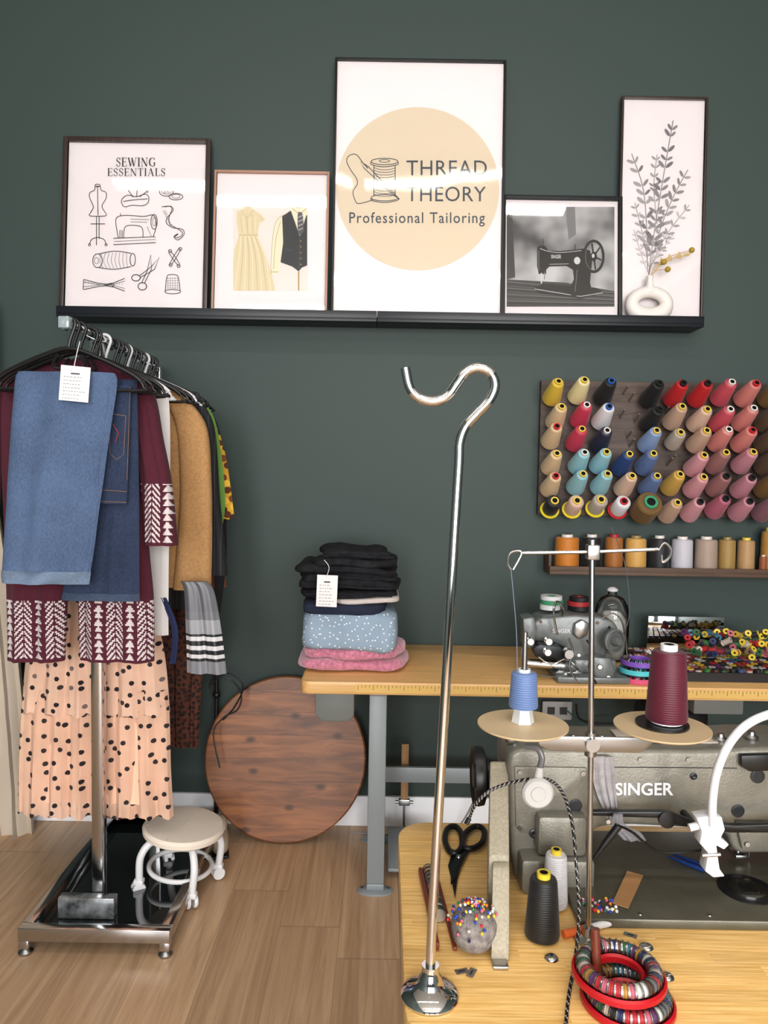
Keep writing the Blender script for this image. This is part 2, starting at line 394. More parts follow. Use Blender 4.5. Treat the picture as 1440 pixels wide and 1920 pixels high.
def textmesh(st,bold=0,sp=1.0):
    if (st,bold,sp) in TM: return TM[(st,bold,sp)]
    cu=bpy.data.curves.new('t','FONT'); cu.body=st; cu.offset=bold; cu.resolution_u=3; cu.space_character=sp
    o=bpy.data.objects.new('t',cu); SC.collection.objects.link(o)
    dg=bpy.context.evaluated_depsgraph_get(); me=o.evaluated_get(dg).to_mesh()
    vs=[tuple(v.co) for v in me.vertices]; fs=[list(p.vertices) for p in me.polygons]
    o.evaluated_get(dg).to_mesh_clear(); bpy.data.objects.remove(o); bpy.data.curves.remove(cu)
    TM[(st,bold,sp)]=(vs,fs); return vs,fs
def planeY(Y): return lambda px,py,off=0: U(px,py,Y)+V(0,-off,0)
def axM(p,ax,spin=0):
    return Matrix.Translation(Vector(p))@Vector((0,0,1)).rotation_difference(Vector(ax).normalized()).to_matrix().to_4x4()@Matrix.Rotation(spin,4,'Z')
chrome=P('chrome',(.70,.70,.71,1),.06,1)
steel=P('brushed_steel',(.42,.42,.42,1),.28,1)
blackp=P('black_plastic',C(18,18,20),.38)
blackm=P('matte_black',C(20,21,24),.55)
whitep=P('white_plastic',C(222,222,226),.35)
dullw=P('dull_white_plastic',C(190,188,186),.6,spec=.3)
paper=P('white_paper',C(236,227,228),.7)
ink=P('print_ink',C(46,44,46),.7)
hole=P('painted_hole_shade',C(8,8,8),.9)  # near-black that paints the shade inside spool tube bores
# ================================================================ ROOM
wallm=P('green_wall_paint',C(54,69,66),.6,bump=(60,.05))
G().bb((-2.3,0,0),(3.2,.12,3.95),wallm).obj('wall_back',kind='structure')
offw=P('off_white_ceiling',C(215,212,205),.8,bump=(80,.03))
sidew=P('side_wall_paint',C(74,88,86),.6,bump=(60,.05))
G().bb((-2.42,-7,0),(-2.3,.12,3.95),sidew).obj('wall_left',kind='structure')
G().bb((3.2,-7,0),(3.32,.12,3.95),sidew).obj('wall_right',kind='structure')
G().bb((-2.42,-7.1,3.95),(3.32,.12,4.05),offw).obj('ceiling',kind='structure')
darkw=P('dark_reflection_wall',C(34,40,40),.6)  # dark tone of the added wall, there to streak the chrome reflections
g=G()
for xa_,xb_ in ((-2.42,-1.75),(-.45,-.05),(1.25,1.65),(2.95,3.32)): g.bb((xa_,-7.1,0),(xb_,-7.0,3.95),darkw)
for xa_,xb_ in ((-1.75,-.45),(-.05,1.25),(1.65,2.95)):
    g.bb((xa_,-7.1,0),(xb_,-7.0,.55),darkw); g.bb((xa_,-7.1,3.35),(xb_,-7.0,3.95),darkw); g.bb((xa_,-7.08,2.5),(xb_,-7.02,2.58),darkw); g.bb(((xa_+xb_)/2-.03,-7.08,.55),((xa_+xb_)/2+.03,-7.02,3.35),darkw)
g.obj('wall_front_added',kind='structure')  # unseen window wall added behind the camera to give chrome dark reflections
fl=wood('oak_plank_floor',C(158,126,98),C(208,176,142),grain='Y',across='X',pw=.19,pl=1.5,rough=.36,sg=1.0,sa=20,vary=.22,gap=.010,gapd=.66,lo=.25,hi=.75)
G().bb((-2.42,-7.1,-.1),(3.32,.12,0),fl).obj('floor',kind='structure')
basem=P('baseboard_paint',C(248,250,255),.4)
G().bb((-2.3,-.018,0),(3.2,0,.125),basem,bev=.003).obj('baseboard_back',kind='structure')
lampm=P('light_diffuser',(1,.97,.93,1),.5,emit=19)
for y,x0,x1 in ((-2.45,-2.0,-.35),(-2.45,-.2,1.3),(-4.4,-1.5,.2),(-4.4,.6,2.3)):
    r=root('ceiling_light',((x0+x1)/2,y,3.95),'long white linear ceiling light fixture','ceiling light',group='linear ceiling lights')
    G().bb((x0,y-.07,3.89),(x1,y+.07,3.95),whitep,bev=.004).obj('housing',r)
    G().bb((x0+.02,y-.05,3.875),(x1-.02,y+.05,3.889),lampm).obj('diffuser',r)
cm=P('linen_curtain',C(196,184,168),.85,bump=(300,.3),var=(3,.12),stretch=(1,1,.3))
g=G()
cr=[(560,-160,-22),(800,-160,-18),(1000,-160,2),(1100,-160,20),(1300,-160,42),(1500,-160,58),(1568,-160,62)]
g.loft(cr,-.13,.03,cm,fold=.03,nf=7,seed=3,nc=90,nr=40)
g.obj('curtain',label='beige linen floor-length curtain with soft folds',cat='curtain')
# ================================================================ PICTURE LEDGES
ledgem=P('ledge_paint',C(22,26,34),.4)
LZ=U(712,583,-.13).z
xa=U(105,580,-.13).x; xm=U(707,583,-.13).x; xb=U(1321,592,-.13).x
for k,(x0,x1) in enumerate(((xa,xm-.001),(xm+.001,xb))):
    g=G()
    g.bb((x0,-.13,LZ-.04),(x1,0,LZ-.028),ledgem,bev=.001).bb((x0,-.13,LZ-.0279),(x1,-.118,LZ),ledgem,bev=.001).bb((x0,-.012,LZ-.0279),(x1,0,LZ+.02),ledgem,bev=.001)
    g.obj('picture_ledge',label='black wall-mounted picture ledge holding leaning framed prints',cat='shelf',group='picture ledges')
FB=LZ-.028
def frame(l,t,r,yb,yt,fw,fd,fmat,label,wavy=0):
    cx=(U(l,t,yb).x+U(r,t,yb).x)/2
    top=U((l+r)/2,t,yt).z
    h=math.hypot(top-FB,yt-yb); ang=math.atan2(yt-yb,top-FB)
    M=Matrix.Translation((cx,yb,FB+.001))@Matrix.Rotation(-ang,4,'X')
    o=root('wall_art',None,label,'framed picture',M=M)
    inv=M.inverted(); nrm=(M.to_3x3()@V(0,-1,0)); p0=M.translation
    def mf(px,py,off=0):
        d=ray(px,py); tt=(p0-CAM).dot(nrm)/d.dot(nrm); q=inv@(CAM+d*tt); return Vector((q.x,-off,q.z))
    x0=mf(l,(t+580)/2).x; x1=mf(r,(t+580)/2).x
    g=G(); f=fd
    g.bb((x0,-f*.7,0),(x0+fw,f*.3,h),fmat,bev=.0012).bb((x1-fw,-f*.7,0),(x1,f*.3,h),fmat,bev=.0012)
    g.bb((x0+fw,-f*.7,0),(x1-fw,f*.3,fw),fmat,bev=.0012).bb((x0+fw,-f*.7,h-fw),(x1-fw,f*.3,h),fmat,bev=.0012)
    g.obj('frame_moulding',o,local=True)
    G().bb((x0+fw,.0005,fw),(x1-fw,f*.25,h-fw),paper).obj('backing',o,local=True)
    G().bb((x0+fw,-f*.45,fw),(x1-fw,-f*.45-.001,h-fw),glassmat('pane_%d'%l,wavy)).obj('glass_pane',o,local=True)
    return o,mf,(x0+fw,x1-fw,fw,h-fw)
walnut=wood('dark_walnut',C(44,34,32),C(70,54,50),grain='Z',across='X',sg=3,sa=60,rough=.4)
o,mf,_=frame(117,261,393,-.085,-.03,.018,.02,walnut,'dark walnut framed print of sewing tool line drawings')
g=G()
g.serif('SEWING',(218,296,292,312),mf,ink); g.serif('ESSENTIALS',(202,316,310,330),mf,ink)
w=1.35
S=lambda p,c=False,s_=0,ww=w: g.stroke(p,ww,mf,ink,closed=c,smooth=s_)
S([(179,350),(177,357),(169,361),(168,370),(174,384),(175,390),(170,399),(169,405),(198,405),(197,398),(192,390),(192,384),(199,372),(199,361),(190,357),(188,350)],True,3)
g.oval((183,348),(5,2.5),w,mf,ink); S([(183,352),(184,404)]); S([(181,405),(181,448)]);S([(186,405),(186,448)]); S([(170,420),(197,420)])
S([(183,445),(172,449),(168,458)],s_=3);S([(183,445),(195,449),(199,458)],s_=3);S([(181,446),(181,460)]);g.oval((168,459),(2,2),w,mf,ink);g.oval((199,459),(2,2),w,mf,ink)
S([(230,372),(240,366),(256,369),(272,364),(279,370),(277,381),(266,386),(248,385),(234,388),(228,380)],True,3); S([(231,378),(250,375),(277,373)],s_=3)
for a,b in (((250,370),(236,351)),((256,370),(258,352)),((262,369),(276,359))): S([a,b]); g.oval(b,(2,2),w,mf,ink,8)
g.oval((312,360),(13,8),w,mf,ink);g.oval((312,359),(9,5),.8,mf,ink);g.oval((330,369),(13,6),w,mf,ink);g.oval((330,368),(8,3.5),.8,mf,ink)
for q in ((309,358),(315,360),(309,361),(315,357)): g.oval(q,(1.2,1),.8,mf,ink,6)
S([(213,447),(291,444),(292,455),(213,459)],True); S([(222,447),(219,430),(217,414),(222,406),(240,404),(270,406),(284,403),(291,408),(293,425),(287,445)],s_=3)
S([(232,447),(233,430),(240,423),(262,424),(268,432),(268,445)],s_=3); g.oval((289,416),(6,14),w,mf,ink); g.oval((289,416),(3,8),.8,mf,ink)
S([(225,447),(225,432),(229,432),(229,447)]); S([(226,405),(226,400)]);S([(245,411),(280,412)],ww=.8);S([(245,416),(276,417)],ww=.8); S([(276,425),(284,444)],ww=.8); S([(215,453),(291,449)],ww=.8)
for dx in (0,6): S([(303+dx,388),(318+dx*.5,387),(325-dx*.5,394),(314+dx*.5,408),(312+dx,418),(324,427-dx*.5),(342-dx*.5,430+dx*.5),(345-dx*.5,440),(334,450-dx*.7),(326+dx*.3,444),(334,438+dx*.3)],s_=4)
for k in range(9): S([(305+k*1.6,396+k*3.2),(312+k*1.2,396+k*3.4)],ww=.7)
g.oval((183,489),(9,13),w,mf,ink);g.oval((181,489),(4,6),.8,mf,ink);g.oval((249,487),(5,12),w,mf,ink)
S([(186,476),(215,471),(246,475)],s_=4);S([(186,502),(215,505),(246,500)],s_=4)
for k in range(8): S([(192+k*6.5,474),(187+k*7.2,489),(194+k*6.5,503)],ww=.6,s_=4)
S([(157,524),(200,533),(234,522)],s_=3);S([(157,543),(200,536),(234,546)],s_=3);S([(157,529),(200,535),(234,527)],s_=3,ww=.8);S([(157,538),(200,534),(234,541)],s_=3,ww=.8);S([(157,524),(156,543)]);g.oval((208,535),(6,2.5),w,mf,ink)
for k in range(14): S([(160+k*5.3,527+min(k,8)*.6),(161+k*5.3,532+min(k,8)*.2)],ww=.6)
g.oval((255,521),(8,6),1.6,mf,ink);g.oval((267,537),(8,7),1.6,mf,ink);S([(262,517),(284,500),(299,482),(290,505),(264,520)],True);S([(266,530),(276,508),(283,478),(284,505),(271,531)],True)
S([(317,475),(334,498),(337,495),(321,472)],True,2);S([(338,470),(322,496),(319,493),(334,468)],True,2);g.oval((319,471),(3,3),w,mf,ink,8);g.oval((338,467),(3,3),w,mf,ink,8);g.oval((335,499),(3,3),w,mf,ink,8);g.oval((320,497),(3,3),w,mf,ink,8)
S([(310,547),(313,519),(321,515),(331,516),(335,522),(338,546)],s_=3);g.oval((324,547),(15,4),w,mf,ink)
for r_ in range(5):
    for c_ in range(5): g.oval((315+c_*4.5,522+r_*4.5),(1,1),.7,mf,ink,6)
g.obj('line_art_print',o,local=True)
rosew=P('rose_wood',C(176,136,116),.45)
o,mf,_=frame(400,323,616,-.085,-.03,.009,.018,rosew,'thin light wood framed picture of dress and vest on mannequins')
g=G(); K=lambda n,c:P('art_'+n,C(*c),.7)
g.fill([(437,545),(577,545),(577,372),(437,372)],mf,K('bg',(230,220,214)),.0004)
cream=K('cream',(220,205,170)); cream2=K('cream2',(200,183,147)); cream3=K('cream3',(234,223,195))
g.fill([(444,396),(456,392),(461,386),(467,386),(474,392),(489,402),(498,412),(487,418),(484,432),(483,441),(492,462),(502,490),(510,516),(516,545),(438,545),(437,500),(439,470),(448,441),(444,420)][::-1],mf,cream,.0007)
for k in range(9): g.stroke([(452+k*3.8,444),(449+k*6,480),(441+k*8.4,545)],1.4,mf,cream2 if k%2 else cream3,.0012,smooth=4)
g.stroke([(448,441),(484,441)],2,mf,cream2,.0012)
g.stroke([(452,394),(463,408),(476,393)],1.2,mf,cream2,.0012,smooth=4); g.stroke([(463,408),(465,440)],1,mf,cream2,.0012)
for k in range(6): g.stroke([(450+k*6,402+(k%2)*3),(454+k*5,436)],.8,mf,cream3 if k%2 else cream2,.0012)
g.stroke([(488,404),(492,416)],1,mf,cream2,.0012)
gold=K('gold',(176,140,84)); shirt=K('shirt',(236,224,196)); shade=K('shirtshade',(186,168,136)); vest=K('vest',(40,44,50)); vest2=K('vest2',(70,76,84))
for x,y in ((464,377),(560,378)): g.ell((x,y),(4,4),mf,gold,.0009); g.ell((x,y+7),(8,6),mf,cream2,.0008)
g.fill([(509,514),(508,495),(511,450),(516,420),(524,408),(534,402),(538,430),(534,460),(527,492),(522,514)][::-1],mf,shirt,.0007)
g.stroke([(509,514),(508,495),(511,450),(516,420),(524,408),(534,402)],1.0,mf,shade,.0010,smooth=3); g.stroke([(513,505),(515,470),(519,440),(526,416)],1.2,mf,shade,.0010,smooth=4); g.stroke([(509,510),(522,510)],1.6,mf,shade,.0010)
g.fill([(530,404),(548,390),(560,386),(572,390),(577,394),(577,430),(562,446),(540,430)][::-1],mf,shirt,.0008)
g.fill([(529,406),(545,395),(553,418),(562,444),(570,420),(576,402),(576,498),(566,502),(560,509),(548,500),(526,492),(531,455)][::-1],mf,vest,.0010)
g.stroke([(545,396),(553,418),(562,444),(570,420),(575,404)],1.4,mf,vest2,.0013); g.stroke([(535,468),(548,470)],1.2,mf,vest2,.0013); g.stroke([(562,444),(561,505)],1.0,mf,vest2,.0013)
g.fill([(559,398),(566,398),(568,404),(570,432),(563,444),(558,432),(558,404)][::-1],mf,K('tie',(84,84,88)),.0014)
for k in range(4): g.stroke([(559,408+k*8),(568,404+k*8)],1.4,mf,K('tie2',(190,188,186)),.0016)
g.stroke([(548,391),(558,399),(562,396)],1.4,mf,shade,.0015); g.stroke([(574,391),(566,399)],1.4,mf,shade,.0015)
g.stroke([(560,509),(560,545)],2.5,mf,gold,.0008)
for k in range(5): g.ell((564,452+k*11),(1.3,1.3),mf,gold,.0015,8)
g.obj('photo_print',o,local=True)
o,mf,_=frame(625,114,945,-.085,-.02,.008,.02,blackm,'large black framed poster with beige circle shop logo',wavy=.115)
g=G(); beige=P('beige_circle',C(216,200,176),.6); slate=P('slate_ink',C(58,66,76),.6)
g.ell((783,354),(153,153),mf,beige,.0006,96)
g.text('THREAD',(762,301,913,329),mf,slate,.0012,sp=1.06); g.text('THEORY',(762,350,911,378),mf,slate,.0012,sp=1.06); g.text('Professional Tailoring',(655,398,909,425),mf,slate,.0012,bold=.006,sp=1.14)
S=lambda p,c=False,s_=0,ww=1.5: g.stroke(p,ww,mf,slate,.0012,closed=c,smooth=s_)
for yy in (303,371): g.oval((721,yy),(25,6),1.5,mf,slate,28,.0012)
g.oval((721,302),(10,2.5),1.2,mf,slate,20,.0012)
S([(696,303),(697,309),(720,313),(745,309),(746,303)],s_=4);S([(696,371),(697,376),(720,380),(745,376),(746,371)],s_=4);S([(701,310),(701,368)]);S([(741,310),(741,368)])
for k in range(11): S([(701,314+k*5),(712,318+k*5),(730,318+k*5),(741,315+k*5)],ww=1.0,s_=4)
S([(676,303),(690,312),(749,374),(740,368),(682,315)],True,1);S([(681,306),(690,316)],ww=2)
S([(680,305),(668,290),(655,292),(650,302),(657,318),(668,334),(670,345),(662,360),(666,376),(672,382),(690,378),(700,374)],s_=6)
g.obj('poster_print',o,local=True)
pm_,nt,b=newmat('bw_backdrop'); 
tc=nt.nodes.new('ShaderNodeTexCoord'); nn=nt.nodes.new('ShaderNodeTexNoise'); nn.inputs['Scale'].default_value=6; nn.inputs['Detail'].default_value=2
rr=nt.nodes.new('ShaderNodeValToRGB'); rr.color_ramp.elements[0].position=.35; rr.color_ramp.elements[0].color=C(62,62,64); rr.color_ramp.elements[1].position=.66; rr.color_ramp.elements[1].color=C(196,194,194)
nt.links.new(tc.outputs['Object'],nn.inputs['Vector']); nt.links.new(nn.outputs[0],rr.inputs[0]); nt.links.new(rr.outputs[0],b.inputs['Base Color'])
o,mf,_=frame(940,370,1165,-.085,-.035,.014,.022,blackm,'black framed monochrome photograph of an antique sewing machine')
g=G(); g.fill([(950,575),(1152,575),(1152,388),(950,388)],mf,pm_,.0004)
bk=K('black',(16,16,17)); gr=K('gray',(120,120,122)); dk=K('dgray',(58,57,57)); lt=K('lgray',(205,205,205)); mg=K('mgray',(84,84,86))
g.fill([(950,388),(960,388),(966,520),(950,524)][::-1],mf,dk,.0005); g.fill([(1060,388),(1078,388),(1080,440),(1066,450)][::-1],mf,gr,.0005)
g.fill([(950,575),(1152,575),(1152,546),(1060,530),(950,524)],mf,dk,.0006)
for k in range(12): g.stroke([(950,528+k*4),(1050,538+k*3.2),(1152,549+k*2.2)],1.0,mf,(gr,bk,mg)[k%3],.0008,smooth=2)
g.fill([(1000,541),(1018,532),(1118,540),(1132,549),(1090,560),(1010,550)][::-1],mf,bk,.0010)
g.stroke([(1002,542),(1088,556),(1130,549)],1.2,mf,lt,.0012)
g.fill([(1007,464),(1012,460),(1022,461),(1028,470),(1050,471),(1080,468),(1094,466),(1106,470),(1110,490),(1106,530),(1112,552),(1070,556),(1068,540),(1076,524),(1074,506),(1062,499),(1030,500),(1024,506),(1024,514),(1010,514),(1007,500)][::-1],mf,bk,.0012)
g.stroke([(1015,512),(1015,532)],2.5,mf,lt,.0014);g.stroke([(1021,510),(1021,524)],1.5,mf,gr,.0014); g.stroke([(1018,448),(1018,461)],1.5,mf,bk,.0014); g.stroke([(1078,458),(1078,470)],1.5,mf,bk,.0014)
g.oval((1113,481),(18,29),5,mf,bk,32,.0015); g.oval((1113,481),(15.5,26),.9,mf,gr,32,.0017); g.ell((1113,481),(6,9),mf,bk,.0015); g.ell((1112,480),(2.5,4),mf,lt,.0018)
for a in range(6): g.stroke([(1113,481),(1113+17*cos(a*pi/3+.3),481+27*sin(a*pi/3+.3))],3,mf,bk,.0016)
g.ell((1082,489),(6,7),mf,lt,.0016,16); g.text('SINGER',(1033,478,1052,485),mf,lt,.0018,bold=.02)
g.stroke([(1012,466),(1026,471),(1050,474),(1090,470)],1,mf,lt,.0017,smooth=3);g.stroke([(1030,496),(1066,495)],.8,mf,lt,.0017); g.stroke([(1082,506),(1080,528),(1078,548)],1,mf,gr,.0017,smooth=3); g.stroke([(1010,470),(1010,508)],1,mf,gr,.0017)
g.obj('photo_print',o,local=True)
o,mf,_=frame(1160,184,1321,-.05,-.02,.009,.018,walnut,'tall narrow walnut framed botanical print with grey leaves')
g=G(); lc=[K('leaf%d'%i,c) for i,c in enumerate(((132,128,130),(158,154,156),(190,183,186),(112,110,114)))]
rn=random.Random(5)
def branch(pts,n,ls,ci,w=1.6):
    P_=sm([V(p[0],p[1],0) for p in pts],8); g.stroke([(p.x,p.y) for p in P_],w,mf,lc[ci[0]],.0007)
    for k in range(n):
        f=.22+.78*k/n; i=min(len(P_)-2,int(f*(len(P_)-1))); p=P_[i]; d=(P_[i+1]-p).normalized()
        for sd in (-1,1):
            a=math.atan2(d.y,d.x)+sd*rn.uniform(.6,1.0); L_=ls*rn.uniform(.75,1.15)*(1-.35*f)
            q=p+V(cos(a),sin(a),0)*L_*.62; m=lc[rn.choice(ci)]
            pl=[]
            for t in range(10):
                b_=2*pi*t/10; ex,ey=cos(b_)*L_*.5,sin(b_)*L_*.19; pl.append((q.x+ex*cos(a)-ey*sin(a),q.y+ex*sin(a)+ey*cos(a)))
            g.fill(pl[::-1],mf,m,.0008+.0001*k*.5)
branch([(1216,515),(1226,440),(1244,330),(1262,226)],14,22,[0,3,0])
branch([(1216,515),(1238,430),(1262,370),(1290,318)],9,20,[0,1])
branch([(1214,510),(1212,420),(1205,350),(1184,288)],8,21,[0,1,3])
branch([(1216,500),(1205,440),(1190,380)],7,15,[1,2])
branch([(1218,505),(1250,440),(1292,385)],7,16,[1,2,1])
branch([(1216,505),(1240,470),(1262,440)],5,13,[2,1])
branch([(1212,505),(1200,470),(1188,430)],5,12,[2])
branch([(1232,420),(1226,350),(1232,290)],7,15,[1,0])
g.obj('botanical_print',o,local=True)
ceram=P('white_ceramic',C(232,226,222),.5,bump=(50,.15))
vc=U(1217,570,-.085); vx=vc.x; rz=.052; rx=.066
g=G(); zc=FB+.002+rz+.022
ring=[V(vx+rx*cos(a),-.085,zc+(rz-.006)*sin(a)) for a in [2*pi*i/40 for i in range(40)]]
rad=[.026+.007*max(0,-sin(2*pi*i/40)) -.004*max(0,sin(2*pi*i/40)) for i in range(40)]
mx_=min(v.z-r_ for v,r_ in zip(ring,rad)); 
ring=[v+V(0,0,FB+.001-mx_) for v in ring]
g.tube(ring,rad,ceram,n=16,closed=True)
tz=max(v.z for v in ring)+.016
g.lathe([(.024,-.02),(.018,0),(.012,.018),(.011,.034),(.014,.044),(.010,.044),(.008,.03),(0,.03)],(vx,-.085,tz),ceram)
g.obj('vase',label='white ceramic donut-shaped vase with dried flowers',cat='vase')
ns=tz+.034
stemm=P('dried_stem',C(196,170,120),.8); yel=P('craspedia_yellow',C(176,150,62),.9,bump=(500,1)); 
for px,py,kind in ((1245,491,0),(1297,469,0),(1290,478,1),(1252,505,0)):
    tp=U(px,py,-.10)
    r=root('dried_flower',(vx,-.085,ns),'dried craspedia stem with yellow ball head in vase' if not kind else 'pale dried grass sprig standing in the vase','flower',group='dried flowers in the vase')
    pts=sm([V(vx,-.085,ns),V(vx+(tp.x-vx)*.35,-.088,ns+(tp.z-ns)*.6+.01),tp],6)
    G().tube(pts,.0016,stemm,n=6).obj('stem',r)
    if not kind: G().sph(tp,.011,yel).obj('flower_head',r)
    else:
        g=G()
        for k in range(7):
            q=pts[5+k if 5+k<len(pts) else -1]; g.sph(q+V(.006*(-1)**k,0,.004),(.006,.002,.014),stemm,8,6,R=Matrix.Rotation(.8*(-1)**k+.5,3,'Y'))
        g.obj('seed_head',r)
# ================================================================ THREAD RACK
rackw=wood('rack_wood',C(56,44,40),C(94,78,70),grain='X',across='Z',sg=2,sa=18,pw=.12,pl=2,rough=.6,vary=.3,gap=.02)
A=U(1015,713,-.03);B=U(1012,965,-.03); bx0=A.x; bx1=1.78; zt=A.z; zb=B.z
rk=root('thread_rack',((bx0+bx1)/2,-.017,zb),'dark wood wall rack with pegs holding thread cones','thread rack')
G().bb((bx0,-.032,zb),(bx1,-.002,zt),rackw,bev=.002).obj('board',rk)
CM={}
def conemesh(col,tub,rb,rt,h,kind='cone'):
    k=(col,tub,rb,rt,h,kind)
    if k in CM: return CM[k]
    th=thread(col); tb=P('tube_%d_%d_%d'%tub,C(*tub),.35)
    g=G(); t=G()
    if kind=='cone':
        g.lathe([(0,0),(rb*.88,0),(rb,h*.05),(rb*1.0,h*.14),(rt*1.22,h*.88),(rt*1.08,h*.95),(rt*.6,h*.965)],(0,0,0),th,n=26)
        ro=rt*.66; ri=rt*.42
        t.lathe([(ro,h*.9),(ro,h*1.05),(ri,h*1.05),(ri,h*.97),(0,h*.97)],(0,0,0),[tb,tb,hole,hole],n=18)
    else:
        g.lathe([(rb*.5,h*.031),(rb*.96,h*.031),(rb,h*.07),(rt,h*.90),(rt*.9,h*.94),(rt*.5,h*.95)],(0,0,0),th,n=30)
        ro=rt*.5; ri=rt*.3
        t.lathe([(0,0),(rb*.8,0),(rb*.8,h*.03),(ro,h*.03),(ro,h*1.03),(ri,h*1.03),(ri,h*.97),(0,h*.97)],(0,0,0),[tb,tb,tb,tb,tb,hole,hole],n=18)
    CM[k]=(g.mesh('thread_winding'),t.mesh('spool_tube')); return CM[k]
def cone(p,ax,col,tub,rb,rt,h,label,group=None,kind='cone',name='thread_cone'):
    a,b=conemesh(col,tub,rb,rt,h,kind)
    o=inst(a,name,axM(p,ax),label=label,cat='thread',group=group); inst(b,'spool_tube',Matrix(),parent=o); return o
Yt=(222,194,84);Wt=(225,220,215);Bt=(40,90,170);Dt=(30,30,32);Gt=(60,150,110);Rt=(190,40,50)
CN={'yellow':(226,192,70),'cream':(238,228,176),'black':(26,26,30),'red':(196,34,42),'coral red':(204,84,100),'salmon':(216,136,130),'peach beige':(224,196,158),'crimson':(206,60,92),'white':(230,230,236),'tan':(200,168,146),'beige':(220,188,168),'dark brown':(92,72,54),'navy':(28,36,62),'light blue':(142,168,212),'warm grey':(184,172,160),'aqua blue':(150,202,216),'royal blue':(36,68,128),'slate blue':(98,122,170),'pink':(218,158,168),'mauve':(160,112,112),'dusty pink':(202,140,156),'gold':(210,170,84),'brown':(122,92,48),'rose':(188,106,128),'plum':(140,98,114)}
rows=[
 [(1047,713,'yellow',Yt),(1096,710,'cream',Yt),(1146,712,'black',Bt),(1236,716,'black',Dt),(1281,716,'red',Dt),(1327,716,'red',Dt),(1372,714,'coral red',Wt),(1418,716,'salmon',Rt),(1464,717,'brown',Dt)],
 [(1053,760,'peach beige',Yt),(1100,757,'crimson',Wt),(1142,760,'white',Bt),(1236,765,'black',Dt),(1279,760,'tan',Yt),(1326,765,'beige',Yt),(1369,765,'coral red',Wt),(1413,763,'salmon',Wt),(1458,765,'dark brown',Dt)],
 [(1044,797,'peach beige',Rt),(1091,802,'crimson',Yt),(1138,805,'navy',Wt),(1231,805,'light blue',Yt),(1276,808,'warm grey',Yt),(1325,805,'tan',Yt),(1366,803,'salmon',Wt),(1411,804,'salmon',Rt),(1457,806,'dark brown',Dt)],
 [(1044,848,'peach beige',Yt),(1096,846,'aqua blue',Wt),(1137,845,'aqua blue',Yt),(1180,849,'royal blue',Yt),(1225,848,'slate blue',Yt),(1320,851,'pink',Yt),(1361,846,'mauve',Yt),(1412,845,'dusty pink',Yt),(1457,848,'dark brown',Dt)],
 [(1042,890,'peach beige',Rt),(1093,886,'aqua blue',Yt),(1139,886,'aqua blue',Yt),(1185,890,'beige',Yt),(1232,890,'slate blue',Yt),(1275,887,'gold',Yt),(1319,892,'pink',Yt),(1362,890,'mauve',Dt),(1410,893,'dusty pink',Dt),(1456,892,'brown',Dt)],
 [(1040,936,'black',Yt),(1082,936,'beige',Yt),(1127,934,'warm grey',Yt),(1170,937,'white',Rt),(1220,939,'brown',Gt),(1270,940,'tan',Yt),(1313,938,'pink',Dt),(1361,932,'rose',Dt),(1406,937,'dusty pink',Dt),(1452,938,'plum',Dt)]]
ax=V(0.03,-.88,.47).normalized()
pegm=P('peg_metal',C(150,140,120),.4,.6)
ydisc=P('yellow_base',C(226,206,50),.4); rdisc=P('red_base',C(190,40,44),.4)
def peg(pt,L_=.09):
    G().cyl(pt,pt+ax*L_,.0035,pegm,n=8).obj('peg',rk)
for ri,row in enumerate(rows):
    for (tx,ty,cn,tb) in row:
        h=.118; rb,rt=.0365,.0200
        if cn=='warm grey' and ri==2: h=.09; rb=.031
        if cn=='brown' and ri==5: rb=.050; rt=.040; h=.10
        if ri==5 and tx<1200: h=.080; rb=.030; rt=.024
        tip=U(tx,ty+3,-.06-h*.88); base=tip-ax*h
        lim=-.036-rb*.5
        if base.y>lim: base+=ax*((lim-base.y)/ax.y)
        lab='%s sewing thread cone on a wall rack peg'%cn
        o=cone(base,ax,CN[cn],tb,rb,rt,h,lab,'thread cones on the wall rack')
        if ri==5 and tx<1200:
            dm=rdisc if tx>1150 else ydisc
            me=G().lathe([(0,-.001),(.038,-.001),(.038,-.004),(0,-.004)],(0,0,0),dm,n=24).mesh('cone_base')
            inst(me,'cone_base',Matrix(),parent=o)
        st=base+ax*((-.033-base.y)/ax.y); peg(st,.05+h*.4)
for px,py in ((1178,722),(1172,767),(1190,822),(1255,762),(1268,852),(1186,806),(1190,735),(1200,775),(1262,858)):
    p=U(px,py,-.09); st=p+ax*((-.033-p.y)/ax.y); peg(st,.06)
A=U(1030,1060,-.11); sx0=A.x; sz=U(1030,1062,-.11).z
g=G(); lw=wood('ledge_wood',C(70,52,42),C(104,80,64),grain='X',across='Z',sg=2,sa=40,rough=.6)
g.bb((sx0,-.12,sz-.03),(1.8,0,sz-.018),lw,bev=.001).bb((sx0,-.12,sz-.018),(1.8,-.108,sz+.002),lw,bev=.001).bb((sx0,-.10,sz-.018),(sx0+.01,0,sz+.05),lw,bev=.001)
g.obj('spool_shelf',label='narrow brown wooden wall shelf holding large thread spools',cat='shelf')
